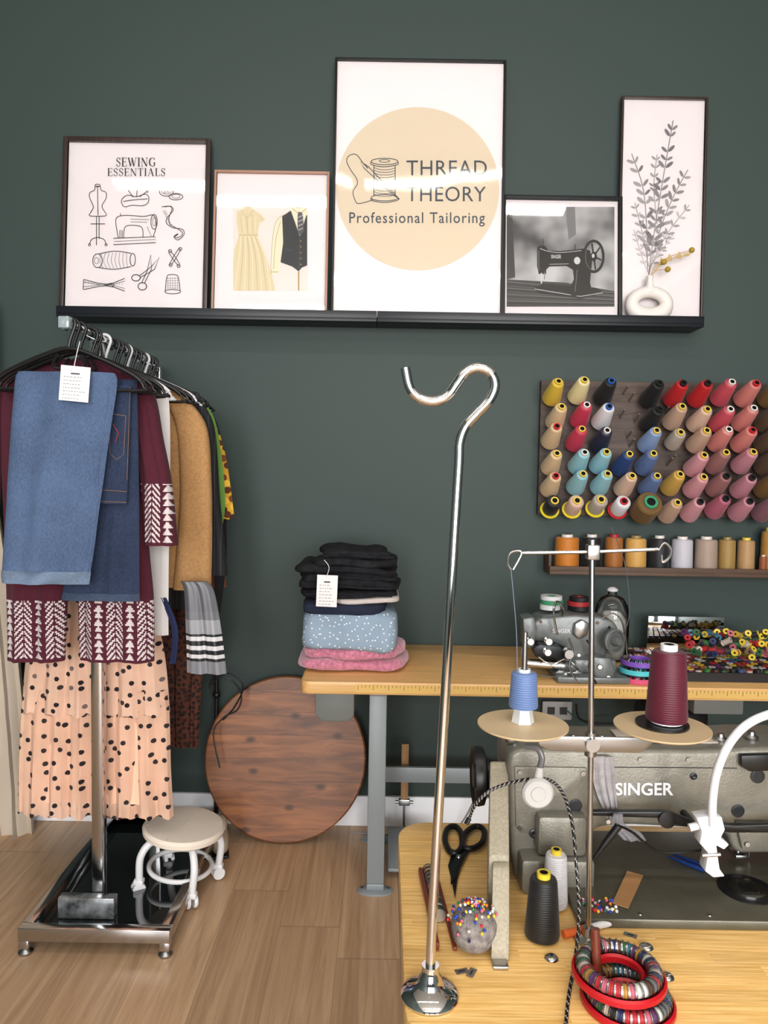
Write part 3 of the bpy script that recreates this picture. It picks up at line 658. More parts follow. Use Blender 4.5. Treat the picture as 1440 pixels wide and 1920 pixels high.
for cx,hw,t,cn,col,tb in ((1064,23,1004,'orange',(206,128,44),Wt),(1110,20,1004,'black',(24,24,26),Wt),(1152,17,1004,'rust orange',(168,104,44),Rt),(1193,20,1006,'golden tan',(210,164,88),(150,130,80)),(1237,19,1006,'dark charcoal',(34,36,40),Wt),(1280,20,1008,'white',(200,198,208),Wt),(1325,21,1008,'taupe',(174,154,140),Wt),(1364,16,1009,'olive gold',(164,134,76),(150,130,80)),(1400,16,1010,'tan',(182,146,102),Yt),(1424,7,1040,'copper',(150,84,44),Wt),(1444,15,992,'ochre',(176,132,62),Yt),(1484,20,1004,'grey',(120,120,120),Wt)):
    p=U(cx,t,-.06); hh=p.z-(sz-.018); rr_=hw*2.94/F
    Y_=-.058 if hw>10 else -.09
    cone(V(p.x,Y_,sz-.0175),(0,0,1),col,tb,rr_,rr_*.94,hh,'large %s thread spool standing on a wall shelf'%cn,'large spools on the wall shelf','spool','thread_spool')
# ================================================================ BACK TABLE
tw=wood('table_laminate',C(212,164,102),C(232,190,130),grain='X',across='Y',pw=.028,pl=.35,rough=.35,sg=3,sa=90,vary=.14,gap=.0,dist=.3)
tw2=wood('front_table_laminate',C(212,164,92),C(238,200,134),grain='X',across='Y',pw=.026,pl=.28,rough=.32,sg=6,sa=150,vary=.18,gap=.0,lo=.36,hi=.62,dist=.25)
bl=U(563,1283,-.57).x
tb_=root('work_table',(1.1,-.3,0),'light wood topped industrial sewing table with grey legs','table')
def rcorner(x0,x1,y0,y1,r,z):
    pts=[]
    for cx,cy,a0 in ((x0+r,y0+r,pi),(x1-r,y0+r,1.5*pi),(x1-r,y1-r,0),(x0+r,y1-r,.5*pi)):
        for k in range(7): a=a0+k*pi/12; pts.append(V(cx+r*cos(a),cy+r*sin(a),z))
    return pts
G().prism(rcorner(bl,2.2,-.57,-.02,.03,TZ-.042),(0,0,.042),tw,bev=.003).obj('table_top',tb_)
rul=P('ruler_tape',C(222,184,108),.5); g=G(); x0=U(665,1300,-.573).x
g.bb((x0,-.5725,TZ-.034),(2.1,-.5703,TZ-.008),rul)
k=0; x=x0+.01
while x<2.05:
    hh=.016 if k%4==0 else .008
    g.bb((x,-.5732,TZ-.009-hh),(x+.0012,-.5726,TZ-.009),ink); x+=.0127; k+=1
g.obj('measuring_tape_strip',tb_,label='yellow ruler strip along the table edge')
grey=P('grey_metal_paint',C(146,154,158),.45,.2,bump=(40,.05))
def legset(x,front=-.5,parent=None,zt=TZ-.042):
    p=parent
    G().bb((x-.03,front,.03),(x+.03,front+.05,zt-.02),grey,bev=.004).obj('leg',p)
    G().bb((x-.025,front+.32,.03),(x+.025,front+.36,zt-.02),grey,bev=.004).obj('leg',p)
    g=G(); g.bb((x-.03,front-.02,zt-.02),(x+.03,front+.40,zt),grey,bev=.002); g.obj('top_bracket',p)
    g=G(); g.bb((x-.03,front,.008),(x+.03,front+.38,.03),grey,bev=.003)
    for yy in (front+.01,front+.37): g.lathe([(0,0),(.062,0),(.062,.006),(.05,.01),(0,.01)],(x,yy,0),grey,sc=(1,.55)); 
    g.cyl((x-.045,front+.01,.009),(x-.045,front+.01,.014),.006,steel,8); g.cyl((x+.045,front+.01,.009),(x+.045,front+.01,.014),.006,steel,8)
    g.obj('foot',p)
lx=U(706,1500,-.5).x
legset(lx,parent=tb_); legset(2.0,parent=tb_)
zc=U(800,1460,-.2).z
G().bb((lx+.026,-.17,zc-.03),(1.97,-.15,zc+.03),grey,bev=.003).obj('cross_bar',tb_)
drg=P('drawer_grey',C(120,124,122),.5)
a=U(592,1312,-.5);b_=U(664,1350,-.5)
g=G(); zt_=TZ-.043
g.prism([V(a.x,-.52,zt_),V(b_.x,-.52,zt_),V(b_.x,-.52,b_.z+.02),V(b_.x-.02,-.52,b_.z),V(a.x+.02,-.52,b_.z),V(a.x,-.52,b_.z+.025)],(0,.3,0),drg,bev=.004)
g.obj('drawer',tb_,label='small grey plastic under-table drawer')
g=G(); p=U(1335,1335,-.45); g.box((p.x,-.40,zt_-.035),(.17,.2,.068),drg,bev=.006); g.obj('drawer',tb_)
mp=U(1030,1330,-.2)
g=G(); g.lathe([(0,0),(.055,0),(.065,.015),(.065,.2),(.05,.23),(0,.23)],(mp.x+.3,-.32,.58),blackp,ax=(1,0,0)); g.bb((mp.x+.36,-.36,.63),(mp.x+.46,-.28,zt_),blackp,bev=.005); g.obj('motor',tb_,label='dark motor mounted beneath the table')
def cable(pts,rad,mat,label): G().tube(sm([U(*p_) for p_ in pts],8),rad,mat,n=8).obj('power_cable',label=label,cat='cable')
cable([(1080,1320,-.12),(1090,1350,-.12),(1150,1356,-.12),(1200,1340,-.13),(1290,1352,-.14),(1370,1380,-.16),(1450,1370,-.18)],.004,blackp,'black power cable sagging beneath the table')
cable([(1060,1330,-.09),(1120,1370,-.09),(1230,1378,-.09),(1330,1392,-.1),(1450,1388,-.1)],.003,P('teal_cable',C(50,90,96),.5),'dark teal cable along the wall beneath table')
g=G(); p=U(1045,1333,-.03); g.box((p.x,-.022,p.z),(.12,.012,.075),P('socket',C(170,170,172),.4),bev=.003)
for dx in (-.025,.025): g.box((p.x+dx,-.0285,p.z),(.03,.002,.03),blackp)
g.obj('power_outlet',label='grey double power outlet on the green wall',cat='outlet')
a=U(760,1395,-.12)
r=root('hem_marker',(a.x,-.12,0),'wooden yardstick hem marker with metal clamp and base','hem marker')
zr=U(760,1500,-.12).z
wy=wood('yardstick_wood',C(150,112,72),C(176,138,92),grain='Z',across='X',sg=3,sa=60)
g=G(); g.bb((a.x-.014,-.123,zr),(a.x+.014,-.117,a.z),wy)
for k in range(22): g.bb((a.x+.004,-.1236,zr+.005+k*.01),(a.x+.013,-.1231,zr+.006+k*.01),ink)
g.obj('yardstick',r)
g=G(); g.bb((a.x-.022,-.13,zr-.02),(a.x+.022,-.11,zr+.005),steel,bev=.003); g.cyl((a.x-.035,-.12,zr-.008),(a.x+.035,-.12,zr-.008),.006,steel); g.obj('clamp',r)
G().cyl((a.x,-.12,.01),(a.x,-.12,zr-.02),.005,steel).obj('rod',r)
G().lathe([(0,0),(.07,0),(.07,.008),(.02,.014),(0,.014)],(a.x,-.12,0),blackp).obj('base',r)
# ---------------- folded clothes
def fold(layers,mat,l,r_,zb_,th,yc=-.34,yd=.14,e=.4,amp=.012,seed=1,jit=.012,rot=.05,sag=0,ov=.56):
    g=G(); n=layers; x0=U(l-4,1200,-.45).x; x1=U(r_-8,1200,-.45).x; rn=random.Random(seed)
    for i in range(n):
        t=th/n; c=V((x0+x1)/2+rn.uniform(-jit,jit),yc+rn.uniform(-.008,.008),zb_+t*(i+.5))
        g.sq(c,((x1-x0)/2-rn.uniform(0,jit),yd-rn.uniform(0,.012),t*ov),mat,e=e,n=80,m=20,amp=amp,fr=8,seed=seed+i,sag=sag,R=Matrix.Rotation(rn.uniform(-rot,rot),3,'Z')@Matrix.Rotation(rn.uniform(-.03,.03),3,'Y'))
    return g
pinkm=P('pink_fleece',C(204,130,154),1,bump=(320,1),var=(90,.3),sheen=.6)
den1=dotmat('pale_denim_dots',C(150,170,190),50,.12,[C(245,245,245)],rough=.9,rnd=1)
navy=P('navy_cloth',C(30,38,60),.9,bump=(200,.3)); blk=P('black_denim',C(36,36,40),.95,bump=(260,.5),var=(40,.4),spec=.25); gcl=P('cream_cloth',C(200,190,186),.9,bump=(200,.3))
z=TZ+.004
fold(2,pinkm,558,768,z,.085,seed=2,amp=.020,e=.48,ov=.58).obj('folded_fleece',label='folded dusty pink fleece garment at stack bottom',cat='folded clothes'); z+=.082
fold(1,den1,576,756,z,.125,seed=9,amp=.018,e=.30,yc=-.36,sag=.004).obj('folded_jeans',label='folded pale blue denim with small white dots',cat='folded clothes'); z+=.119
fold(1,navy,568,738,z,.040,seed=12,amp=.014,e=.38,yc=-.35).obj('folded_trousers',label='folded navy trousers in the clothes stack',cat='folded clothes'); z+=.035
fold(1,gcl,610,754,z,.022,seed=15,amp=.010,yc=-.33).obj('folded_shirt',label='folded pale cream garment between dark trousers',cat='folded clothes'); z+=.017
for k,(l,r_,th,lay) in enumerate(((554,756,.062,2),(558,760,.056,2),(590,752,.054,2))):
    g=fold(lay,blk,l,r_,z,th,seed=20+k*5,amp=.024,e=.42,jit=.016,rot=.10,sag=.006,ov=.6)
    xm_=U((l+r_)/2,1100,-.47).x; hw_=(U(r_,1100,-.47).x-U(l,1100,-.47).x)/2
    for dz_,rd in ((.72,.004),(.3,.0035)):
        g.tube(sm([V(xm_-hw_*.8,-.456,z+th*dz_-.006),V(xm_-hw_*.3,-.480,z+th*dz_+.003),V(xm_+hw_*.3,-.482,z+th*dz_-.003),V(xm_+hw_*.8,-.459,z+th*dz_-.006)],8),rd,blk)
    g.obj('folded_jeans',label='folded black jeans on top of clothes stack',cat='folded clothes',group='black jeans in the stack'); z+=th-.003
def tagobj(l,t,r_,b_,Y,label,sx,sy,lines=6,tilt=0):
    p0=U((l+r_)/2,b_,Y); o=root('receipt_tag',p0,label,'tag')
    g=G(); a=U(l,t,Y);c=U(r_,b_,Y); R_=Matrix.Rotation(tilt,3,'Y')
    g.box((a+c)/2,(c.x-a.x,.001,a.z-c.z),paper,R=R_)
    mf=lambda px,py,off=0:(a+c)/2+R_@(U(px,py,Y)-(a+c)/2+V(0,-off-.0006,0))
    rn=random.Random(l)
    w_=r_-l; y=t+(b_-t)*.22
    g.stroke([(l+w_*.35,y),(l+w_*.65,y)],2.4,mf,ink,.0004)
    for k in range(lines):
        y+=(b_-t)*.7/lines
        q=rn.uniform(.6,.85); x=l+w_*.12
        while x<l+w_*q:
            d=rn.uniform(2,5); g.stroke([(x,y),(min(x+d,l+w_*.9),y)],.8,mf,ink,.0004); x+=d+2
    g.obj('paper',o)
    G().tube(sm([U((l+r_)/2-2,t+6,Y-.001),U((l+r_)/2+4,(t+sy)/2,Y-.004),U(sx,sy,Y)],6),.0012,whitep,n=6).obj('string',o)
tagobj(594,1078,632,1138,-.535,'white paper receipt tag tied to folded jeans',608,1050,7,.03)
# ================================================================ BLINDSTITCH MACHINE on table
mgrey=P('machine_grey',C(120,124,124),.34,.3,bump=(120,.2),var=(60,.12)); mdark=P('machine_dark',C(48,50,54),.35,.4)
r=root('blind_hem_machine',T(1105,1290),'grey metal blind hem sewing machine on wooden table','sewing machine')
def pp(pts,Y): return [U(a,b,Y) for a,b in pts]
zt=TZ+.001
g=G(); a=U(1042,1285,-.53);b_=U(1178,1285,-.53)
g.bb((a.x,-.55,zt),(b_.x,-.28,zt+.022),mgrey,bev=.005); g.bb((a.x+.03,-.50,zt+.02),(b_.x-.03,-.3,zt+.07),mgrey,bev=.012); g.obj('base',r)
Y=-.46
g=G(); g.prism(pp([(1000,1168),(1016,1158),(1080,1153),(1128,1157),(1152,1166),(1160,1180),(1158,1206),(1140,1218),(1132,1236),(1134,1256),(1076,1256),(1074,1232),(1062,1216),(1040,1206),(1000,1202)],Y),(0,.12,0),mgrey,bev=.009,seg=3)
g.text('SINGER',(1036,1179,1070,1187),planeY(Y),whitep,.001,bold=.02)
g.obj('body',r)
G().prism(pp([(980,1160),(1002,1157),(1008,1180),(1002,1215),(984,1215)],Y-.03),(0,.09,0),mgrey,bev=.007).obj('head_cover',r)
G().prism(pp([(1078,1170),(1092,1162),(1106,1170),(1102,1192),(1086,1200),(1076,1190)],Y-.02),(0,.02,0),steel,bev=.005).obj('side_plate',r)
G().prism(pp([(1000,1216),(1012,1208),(1050,1212),(1062,1226),(1056,1236),(1004,1232)],Y-.05),(0,.06,0),mdark,bev=.004).obj('feed_housing',r)
g=G(); g.cyl(U(988,1243,-.50),U(1058,1248,-.50),.014,chrome,20); g.cyl(U(1050,1248,-.50),U(1056,1248,-.50),.017,steel,20); g.cyl(U(1058,1248,-.50),U(1078,1249,-.50),.020,mgrey,20); g.obj('cylinder_arm',r)
g=G(); c=U(1148,1200,-.49); g.lathe([(0,0),(.036,0),(.041,.006),(.041,.016),(.034,.018),(.031,.010),(.018,.010),(.016,.03),(.010,.04),(0,.04)],c,mgrey,ax=V(.35,-.94,0).normalized(),n=32); g.obj('hand_wheel',r)
for px,py in ((992,1200),(1026,1200),(1024,1220)):
    G().lathe([(0,0),(.012,0),(.012,.006),(.006,.008),(.006,.02),(.011,.022),(.011,.03),(0,.03)],U(px,py,-.505),chrome,ax=(0,-1,0),n=16).obj('tension_knob',r)
def rod(pts,rad,mat,name='lever_rod'): G().tube(sm([U(*p_) for p_ in pts],5),rad,mat,n=8).obj(name,r)
rod([(985,1200,-.52),(978,1230,-.53),(1000,1262,-.52),(1050,1270,-.5)],.003,steel)
rod([(1045,1190,-.50),(1038,1150,-.50),(1044,1128,-.48),(1056,1140,-.47),(1054,1160,-.45)],.004,chrome)
rod([(1096,1300,-.54),(1130,1280,-.54),(1142,1268,-.53)],.004,blackp)
rod([(1010,1232,-.52),(1034,1246,-.54),(1064,1236,-.53),(1090,1262,-.54)],.003,chrome)
rod([(1066,1196,-.52),(1074,1222,-.53),(1068,1250,-.54),(1082,1280,-.55)],.004,steel)
rod([(1100,1200,-.50),(1112,1222,-.52),(1104,1250,-.54),(1118,1282,-.55)],.0035,blackp)
rod([(1128,1160,-.46),(1150,1150,-.45),(1168,1170,-.46),(1176,1230,-.47)],.003,steel)
g=G(); g.prism(pp([(1040,1262),(1078,1240),(1092,1268),(1100,1288),(1088,1292),(1070,1280),(1050,1278)],-.50),(0,.02,0),steel,bev=.003); g.obj('linkage',r)
g=G(); g.prism(pp([(1112,1232),(1146,1234),(1154,1258),(1148,1284),(1124,1284),(1112,1262)],-.535),(0,.04,0),mgrey,bev=.008)
for px,py in ((1124,1250),(1140,1270)): g.lathe([(0,0),(.009,0),(.007,.006),(0,.006)],U(px,py,-.536),chrome,ax=(0,-1,0),n=12)
g.obj('gear_cover',r)
for px,py,rd in ((1060,1265,.006),(1085,1228,.006),(1014,1166,.005),(1120,1168,.006),(1142,1176,.005)): G().lathe([(0,0),(rd,0),(rd*.9,.004),(0,.004)],U(px,py,-.515 if py>1200 else -.462),chrome,ax=(0,-1,0),n=12).obj('screw',r)
G().lathe([(0,0),(.016,0),(.016,.006),(.010,.01),(.010,.03),(.015,.034),(.015,.04),(0,.04)],U(1062,1222,-.50),steel,ax=(0,-1,0)).obj('screw_knob',r)
def roll(px,py,Y,ro,h,m1,m2,label,z=None,name='ribbon_roll',cat='ribbon'):
    p=U(px,py,Y); zz=p.z if z is None else z
    o=root(name,(p.x,Y,zz),label,cat)
    G().lathe([(ro*.4,0),(ro,0),(ro,h),(ro*.4,h)],(p.x,Y,zz),m1,n=28).obj('winding',o)
    G().lathe([(ro*.4,0),(ro*.4,h),(ro*.33,h),(ro*.33,0),(ro*.4,0)],(p.x,Y,zz),m2,n=28).obj('core',o)
topz=U(1080,1152,Y).z
greenm=P('ribbon_green',C(70,150,110),.5); redm=P('ribbon_red',C(160,40,46),.5)
roll(1031,1146,-.37,.036,.018,whitep,greenm,'white ribbon roll with green core on machine',z=topz+.001)
roll(1034,1146,-.37,.040,.014,greenm,whitep,'green and white ribbon roll stacked on machine',z=topz+.020)
roll(1033,1146,-.37,.038,.014,whitep,greenm,'white ribbon roll on top of the stack',z=topz+.035)
roll(1086,1146,-.37,.040,.014,blackm,redm,'black ribbon roll lying on the machine',z=topz+.001)
roll(1084,1146,-.37,.038,.016,redm,blackm,'red ribbon roll lying on black roll',z=topz+.016)
roll(1086,1146,-.37,.036,.014,blackm,redm,'black ribbon roll on top of red roll',z=topz+.033)
jg=glassmat('clear_jar_plastic',0,1.7)
p=U(1147,1150,-.2); r=root('jar',(p.x,-.2,TZ),'clear plastic domed jar with white contents','jar')
jz=U(1147,1106,-.2).z-TZ
G().lathe([(0,0),(.055,0),(.064,.02),(.064,jz*.66),(.058,jz*.78),(.042,jz*.88),(.016,jz*.93),(.016,jz*.97),(0,jz*.97)],(p.x,-.2,TZ+.001),jg,n=32).obj('jar_body',r)
G().lathe([(0,jz*.975),(.02,jz*.975),(.02,jz),(.008,jz*1.03),(0,jz*1.03)],(p.x,-.2,TZ+.003),whitep).obj('lid',r)
G().lathe([(0,.006),(.052,.006),(.056,jz*.58),(.03,jz*.68),(0,jz*.7)],(p.x,-.2,TZ+.001),P('white_stuffing',C(206,206,200),.9,bump=(60,1))).obj('filling',r)
BM={}
def bobbin(col):
    if col in BM: return BM[col]
    g=G(); th=thread(col); g.lathe([(0,0),(.0105,0),(.0105,.0012),(.0085,.0012),(.0088,.0015),(.0088,.0075),(.0085,.0078),(.0105,.0078),(.0105,.009),(0,.009)],(0,0,0),[steel,steel,steel,th,th,th,steel,steel,steel],n=14)
    BM[col]=g.mesh('bobbin'); return BM[col]
BC=[(176,34,44),(34,42,90),(200,182,170),(44,96,62),(176,128,50),(92,46,96),(26,26,30),(110,110,114),(190,96,116),(40,104,128),(90,56,40),(206,206,202)]
BN=['red','navy','cream','green','gold','purple','black','grey','pink','teal','brown','white']
def bobring(cx,cy,z,Ro,Ri,mat,label,n,grp,wh=.010):
    rc=(Ro+Ri)/2; 
    G().lathe([(Ri,wh),(Ri-.003,wh+.003),(Ri-.006,wh),(Ri-.006,.002),(Ri-.003,0),(Ro+.003,0),(Ro+.005,.002),(Ro+.005,wh*.8),(Ro+.002,wh*.8+.003),(Ro,wh*.8),(Ro-.001,.003),(Ri+.001,.003),(Ri,wh)],(cx,cy,z),mat,n=64).obj('bobbin_ring',label=label,cat='bobbin holder')
    for k in range(n):
        a=2*pi*k/n+.1; i=random.randrange(len(BC)); d=V(-sin(a),cos(a),0)
        inst(bobbin(BC[i]),'bobbin',axM(V(cx+rc*cos(a),cy+rc*sin(a),z+.0142)-d*.0045,d),label='small metal bobbin of %s thread in ring holder'%BN[i],cat='bobbin',group=grp)
purm=P('purple_rubber',C(130,90,190),.4); tealr=P('teal_rubber',C(90,200,210),.4); pinkr=P('pink_rubber',C(220,90,130),.4)
pc=T(1190,1262,TZ+.02)
for k,(m,nm) in enumerate(((pinkr,'pink'),(tealr,'teal'),(purm,'purple'))):
    bobring(pc.x+.004*k,pc.y-.02,TZ+.001+k*.028,.058,.036,m,'%s rubber bobbin ring in a stack of three'%nm,26 if k==2 else 16,'bobbins in stacked rings',wh=.018)
dtray=P('dark_tray',C(30,28,30),.4); tx0=U(1222,1270,-.5).x; tx1=1.66
g=G(); ty0,ty1=-.50,-.17
g.bb((tx0,ty0,TZ+.001),(tx1,ty1,TZ+.006),dtray); g.bb((tx0,ty0,TZ+.006),(tx1,ty0+.006,TZ+.032),dtray);g.bb((tx0,ty1-.006,TZ+.006),(tx1,ty1,TZ+.032),dtray);g.bb((tx0,ty0+.006,TZ+.006),(tx0+.006,ty1-.006,TZ+.032),dtray);g.bb((tx1-.006,ty0+.006,TZ+.006),(tx1,ty1-.006,TZ+.032),dtray)
g.obj('spool_tray',label='dark shallow tray packed with small thread spools',cat='tray')
SP={}
def sspool(col,cap):
    if (col,cap) in SP: return SP[(col,cap)]
    g=G(); cm_=P('cap_%d_%d_%d'%cap,C(*cap),.4); th=thread(col)
    g.lathe([(0,0),(.012,0),(.012,.003),(.0105,.004),(.011,.016),(.0105,.03),(.012,.031),(.012,.034),(.004,.034),(0,.033)],(0,0,0),[cm_,cm_,cm_,th,th,cm_,cm_,cm_,hole],n=14)
    SP[(col,cap)]=g.mesh('thread_spool'); return SP[(col,cap)]
SCc=BC[:7]+BC[8:11]+[(30,30,34),(56,56,62),(130,30,50),(60,80,130),(190,50,60),(60,120,60),(206,170,60),(180,170,160)]; SN=BN[:7]+BN[8:11]+['black','charcoal','burgundy','blue','scarlet','leaf green','yellow','beige']
nx=int((tx1-tx0-.03)/.029)
for j in range(11):
    for i in range(nx):
        k=random.randrange(len(SCc)); cap=random.choice([SCc[k],SCc[k],SCc[k],(190,190,190),(40,40,42),(212,180,60),(150,40,50)])
        x=tx0+.022+i*.029+random.uniform(-.001,.001); y=ty0+.022+j*.0285
        inst(sspool(SCc[k],cap),'thread_spool',Matrix.Translation((x,y,TZ+.0065)),label='small %s thread spool standing in a dark tray'%SN[k],cat='thread',group='small spools in the tray')
for k in range(70):
    i=random.randrange(len(SCc)); px=random.uniform(1290,1450); cap=(222,196,60) if (px>1350 and k%2) else SCc[i]
    a=random.uniform(0,6.28)
    lay=k%3; x=U(px,1190,-.25).x+random.uniform(-.01,.01)
    p=V(x,-.22-.045*lay+random.uniform(-.02,.02),TZ+.056+(2-lay)*.022+random.uniform(0,.006))
    d=V(cos(a)*.8,-.5,random.uniform(-.1,.5)).normalized()
    inst(sspool(SCc[i],cap),'thread_spool',axM(p,d),label='small %s thread spool lying on the heap'%SN[i],cat='thread',group='loose spools heaped on the tray')
a=U(1220,1158,-.13);b_=U(1362,1196,-.13)
g=G(); hgt=a.z-TZ; g.box(((a.x+b_.x)/2,-.10,TZ+hgt/2),(b_.x-a.x,.006,hgt*1.02),P('mirror_silver',(.75,.76,.78,1),.05,1),bev=.001,R=Matrix.Rotation(radians(4),3,'X')); g.obj('mirror',label='small rectangular mirror propped behind thread spools',cat='mirror')
# ================================================================ ROUND WOODEN TOP
rw=wood('stained_pine',C(88,50,28),C(160,102,60),grain='X',across='Y',pw=.088,pl=5,rough=.42,sg=2.6,sa=17,vary=.30,gap=.022,gapd=.5,knots=True,lo=.28,hi=.7)
R_=.318
ang=math.atan2(.13,.60)
cw=V(U(535,1450,-.11).x,0,0)
M=Matrix.Translation((cw.x,-.175,.004))@Matrix.Rotation(pi/2-ang,4,'X')@Matrix.Translation((0,R_,0))
g=G(); g.lathe([(0,-.012),(R_-.006,-.012),(R_,-.006),(R_,.006),(R_-.006,.012),(0,.012)],(0,0,0),rw,n=96)
me=g.mesh('round_table_top'); o=inst(me,'round_panel',M,label='round dark-stained pine table top leaning against wall',cat='table top')
# ================================================================ GARMENT RACK
rf=U(127,607,-.93); RX,RZ=rf.x,rf.z
r=root('garment_rack',(RX,-.45,0),'chrome garment rack with mirrored black base','clothes rack')
G().cyl((RX,-.93,RZ),(RX,-.06,RZ),.0115,chrome,16).obj('rail',r)
G().box((RX,-.945,RZ),(.03,.026,.032),P('clear_acrylic',C(190,205,210),.1,trans=.5),bev=.003).obj('end_cap',r)
fz=.085
fr=T(318,1745,fz); flp=T(32,1742,fz); yf=(fr.y+flp.y)/2; x0=flp.x; x1=fr.x; yb=-.10
cY=-.70
colm=P('column_chrome',(.55,.55,.56,1),.16,1)
cx_=U(187,1690,cY).x
G().bb((cx_-.017,cY-.02,.05),(cx_+.017,cY+.02,RZ-.012),colm,bev=.003).obj('column',r)
G().bb((RX-.022,-.16,.05),(RX+.022,-.12,RZ-.012),colm,bev=.003).obj('column',r)
g=G(); t_=.032
for a_,b2 in (((x0,yf),(x1,yf+t_)),((x0,yb-t_),(x1,yb)),((x0,yf+t_),(x0+t_,yb-t_)),((x1-t_,yf+t_),(x1,yb-t_))):
    g.bb((a_[0],a_[1],fz-.04),(b2[0],b2[1],fz),colm,bev=.002)
for xx in (x0+.016,x1-.016):
    for yy in (yf+.016,yb-.016): g.bb((xx-.015,yy-.015,.02),(xx+.015,yy+.015,fz-.04),colm,bev=.002)
g.obj('base_frame',r)
mir=P('black_mirror',C(30,36,38),.03,.0,coat=1,spec=1)
G().bb((x0+t_,yf+t_,.040),(x1-t_,yb-t_,.048),mir).obj('base_plate',r)
for xx in (x0+.016,x1-.016):
    for yy in (yf+.016,yb-.016): G().lathe([(0,0),(.02,0),(.022,.008),(.012,.018),(0,.02)],(xx,yy,0),steel).obj('foot',r)
marb=P('marbled_chrome',C(150,154,158),.25,.6,var=(26,.85),bump=(24,.5))
G().bb((cx_-.11,cY-.055,.049),(cx_+.065,cY-.021,.115),marb,bev=.003).obj('weight_block',r)
def hanger(Y,mat,w=.2,label='black plastic clothes hanger on the chrome rail',rad=.0065):
    g=G(); c=V(RX,Y,RZ)
    arc=[c+V(.019*cos(a),0,.019*sin(a)) for a in [pi*1.0-k*pi*1.15/10 for k in range(11)]]
    pts=[c+V(-.019,0,-.012)]+arc[:]+[c+V(.004,0,-.045),c+V(0,0,-.07)]
    g.tube(sm(pts[::1],2),.0046,mat,n=8)
    z=RZ-.07
    sh=sm([V(RX-w,Y,z-.085),V(RX-w*.85,Y,z-.062),V(RX-w*.4,Y,z-.02),V(RX,Y,z+.004),V(RX+w*.4,Y,z-.02),V(RX+w*.85,Y,z-.062),V(RX+w,Y,z-.085)],4)
    g.tube(sh,rad,mat,n=8)
    g.tube(sm([V(RX-w,Y,z-.085),V(RX-w-.006,Y,z-.10),V(RX-w+.012,Y,z-.108),V(RX+w-.012,Y,z-.108),V(RX+w+.006,Y,z-.10),V(RX+w,Y,z-.085)],3),rad*.7,mat,n=8)
    g.tube(sm([V(RX-.03,Y,z-.012),V(RX-.045,Y,z-.04),V(RX-.03,Y,z-.05),V(RX+.03,Y,z-.05),V(RX+.045,Y,z-.04),V(RX+.03,Y,z-.012)],3),rad*.6,mat,n=6)
    g.obj('clothes_hanger',label=label,cat='hanger',group='hangers on the garment rail')
hy=[(-.925,.2),(-.895,.2),(-.85,.205),(-.765,.21),(-.735,.19),(-.66,.20),(-.585,.215),(-.55,.225),(-.487,.225),(-.465,.23),(-.415,.235),(-.362,.235),(-.318,.23),(-.28,.22),(-.235,.22),(-.20,.2),(-.18,.2)]
for i,(y,w_) in enumerate(hy):
    if i in (5,9,13): hanger(y,whitep,w_,'white plastic clothes hanger on the chrome rail')
    else: hanger(y,blackp,w_)
knit=P('burgundy_knit',C(80,26,44),.95,bump=(220,.8),sheen=.05); knitw=P('cream_knit',C(210,200,202),.95,bump=(220,.8))
def nordic(z0,z1,xo=0):
    def f(c):
        x,z=c.x-xo,c.z
        if not(z0<z<z1): return knit
        P_=.090; u=(x/P_)%1.0; q=.0175
        if u<.56:
            a=abs(u-.28)*P_
            if a>.0225: return knit
            ph=((z+a*1.25)%q)/q
            return knitw if (ph<.50 and a>.0014) else knit
        else:
            a=abs(u-.78)*P_; q2=.021; ph=((z-z0)%q2)/q2
            if a<.002 : return knitw if ph<.9 else knit
            return knitw if a<.0135*(1-ph)*1.05 and ph<.8 else knit
    return f
g=G(); Yc=-.80
zh0=U(150,1232,Yc).z; zh1=U(150,1124,Yc).z
nd=nordic(zh0,zh1)
g.loft([(676,95,142),(690,45,142),(715,2,141),(760,-4,140),(900,4,136),(1100,12,126),(1238,14,120)],Yc,.03,knit,fold=.007,nf=2,seed=1,nc=170,nr=260,matfn=nd)
g.loft([(676,138,185),(690,139,225),(715,140,256),(760,141,260),(900,142,264),(1100,146,286),(1238,150,289)],Yc,.03,knit,fold=.007,nf=2,seed=2,nc=190,nr=260,matfn=nd)
zs0=U(300,1016,Yc-.02).z; zs1=U(300,908,Yc-.02).z
g.loft([(700,228,262),(740,240,290),(820,250,306),(905,264,322),(1022,272,334)],Yc-.005,.03,knit,fold=.004,nf=2,seed=3,nc=100,nr=220,matfn=nordic(zs0,zs1,.02))
g.loft([(700,-10,20),(760,-40,8),(905,-60,2),(1022,-70,-8)],Yc-.005,.03,knit,fold=.004,nf=2,seed=3,nc=60,nr=80)
g.obj('cardigan',label='burgundy knitted cardigan with white nordic pattern hem and cuffs',cat='cardigan')
dn=denim('blue_denim',C(80,98,128),.30); dnh=denim('denim_hem',C(108,124,146),.3)
dk=denim('dark_denim',C(45,56,80),.30); dkh=denim('dark_denim_hem',C(64,76,98),.3)
stit=P('stitching',C(140,104,70),.8); dseam=P('denim_seam',C(52,68,96),.9)
r=root('jeans',U(90,1090,-.935),'mid blue denim jeans folded over a hanger','jeans')
G().loft([(698,34,214),(712,28,219),(760,24,214),(900,14,194),(1070,4,170)],-.935,.018,dn,fold=.010,nf=1.3,seed=6,nc=80,nr=60,xf=.1).obj('trouser_leg',r)
G().loft([(1070,4,170),(1081,3,169),(1094,4,168)],-.935,.019,dnh,fold=.010,nf=1.3,seed=6,nc=80,nr=6,xf=.1).obj('hem',r)
G().loft([(712,196,214),(760,193,211),(900,176,191),(1088,152,166)],-.921,.019,dn,fold=.004,nf=.6,seed=41,nc=30,nr=50,xf=.1).obj('folded_edge',r)
r=root('jeans',U(190,1120,-.87),'dark indigo jeans hanging beneath blue jeans','jeans')
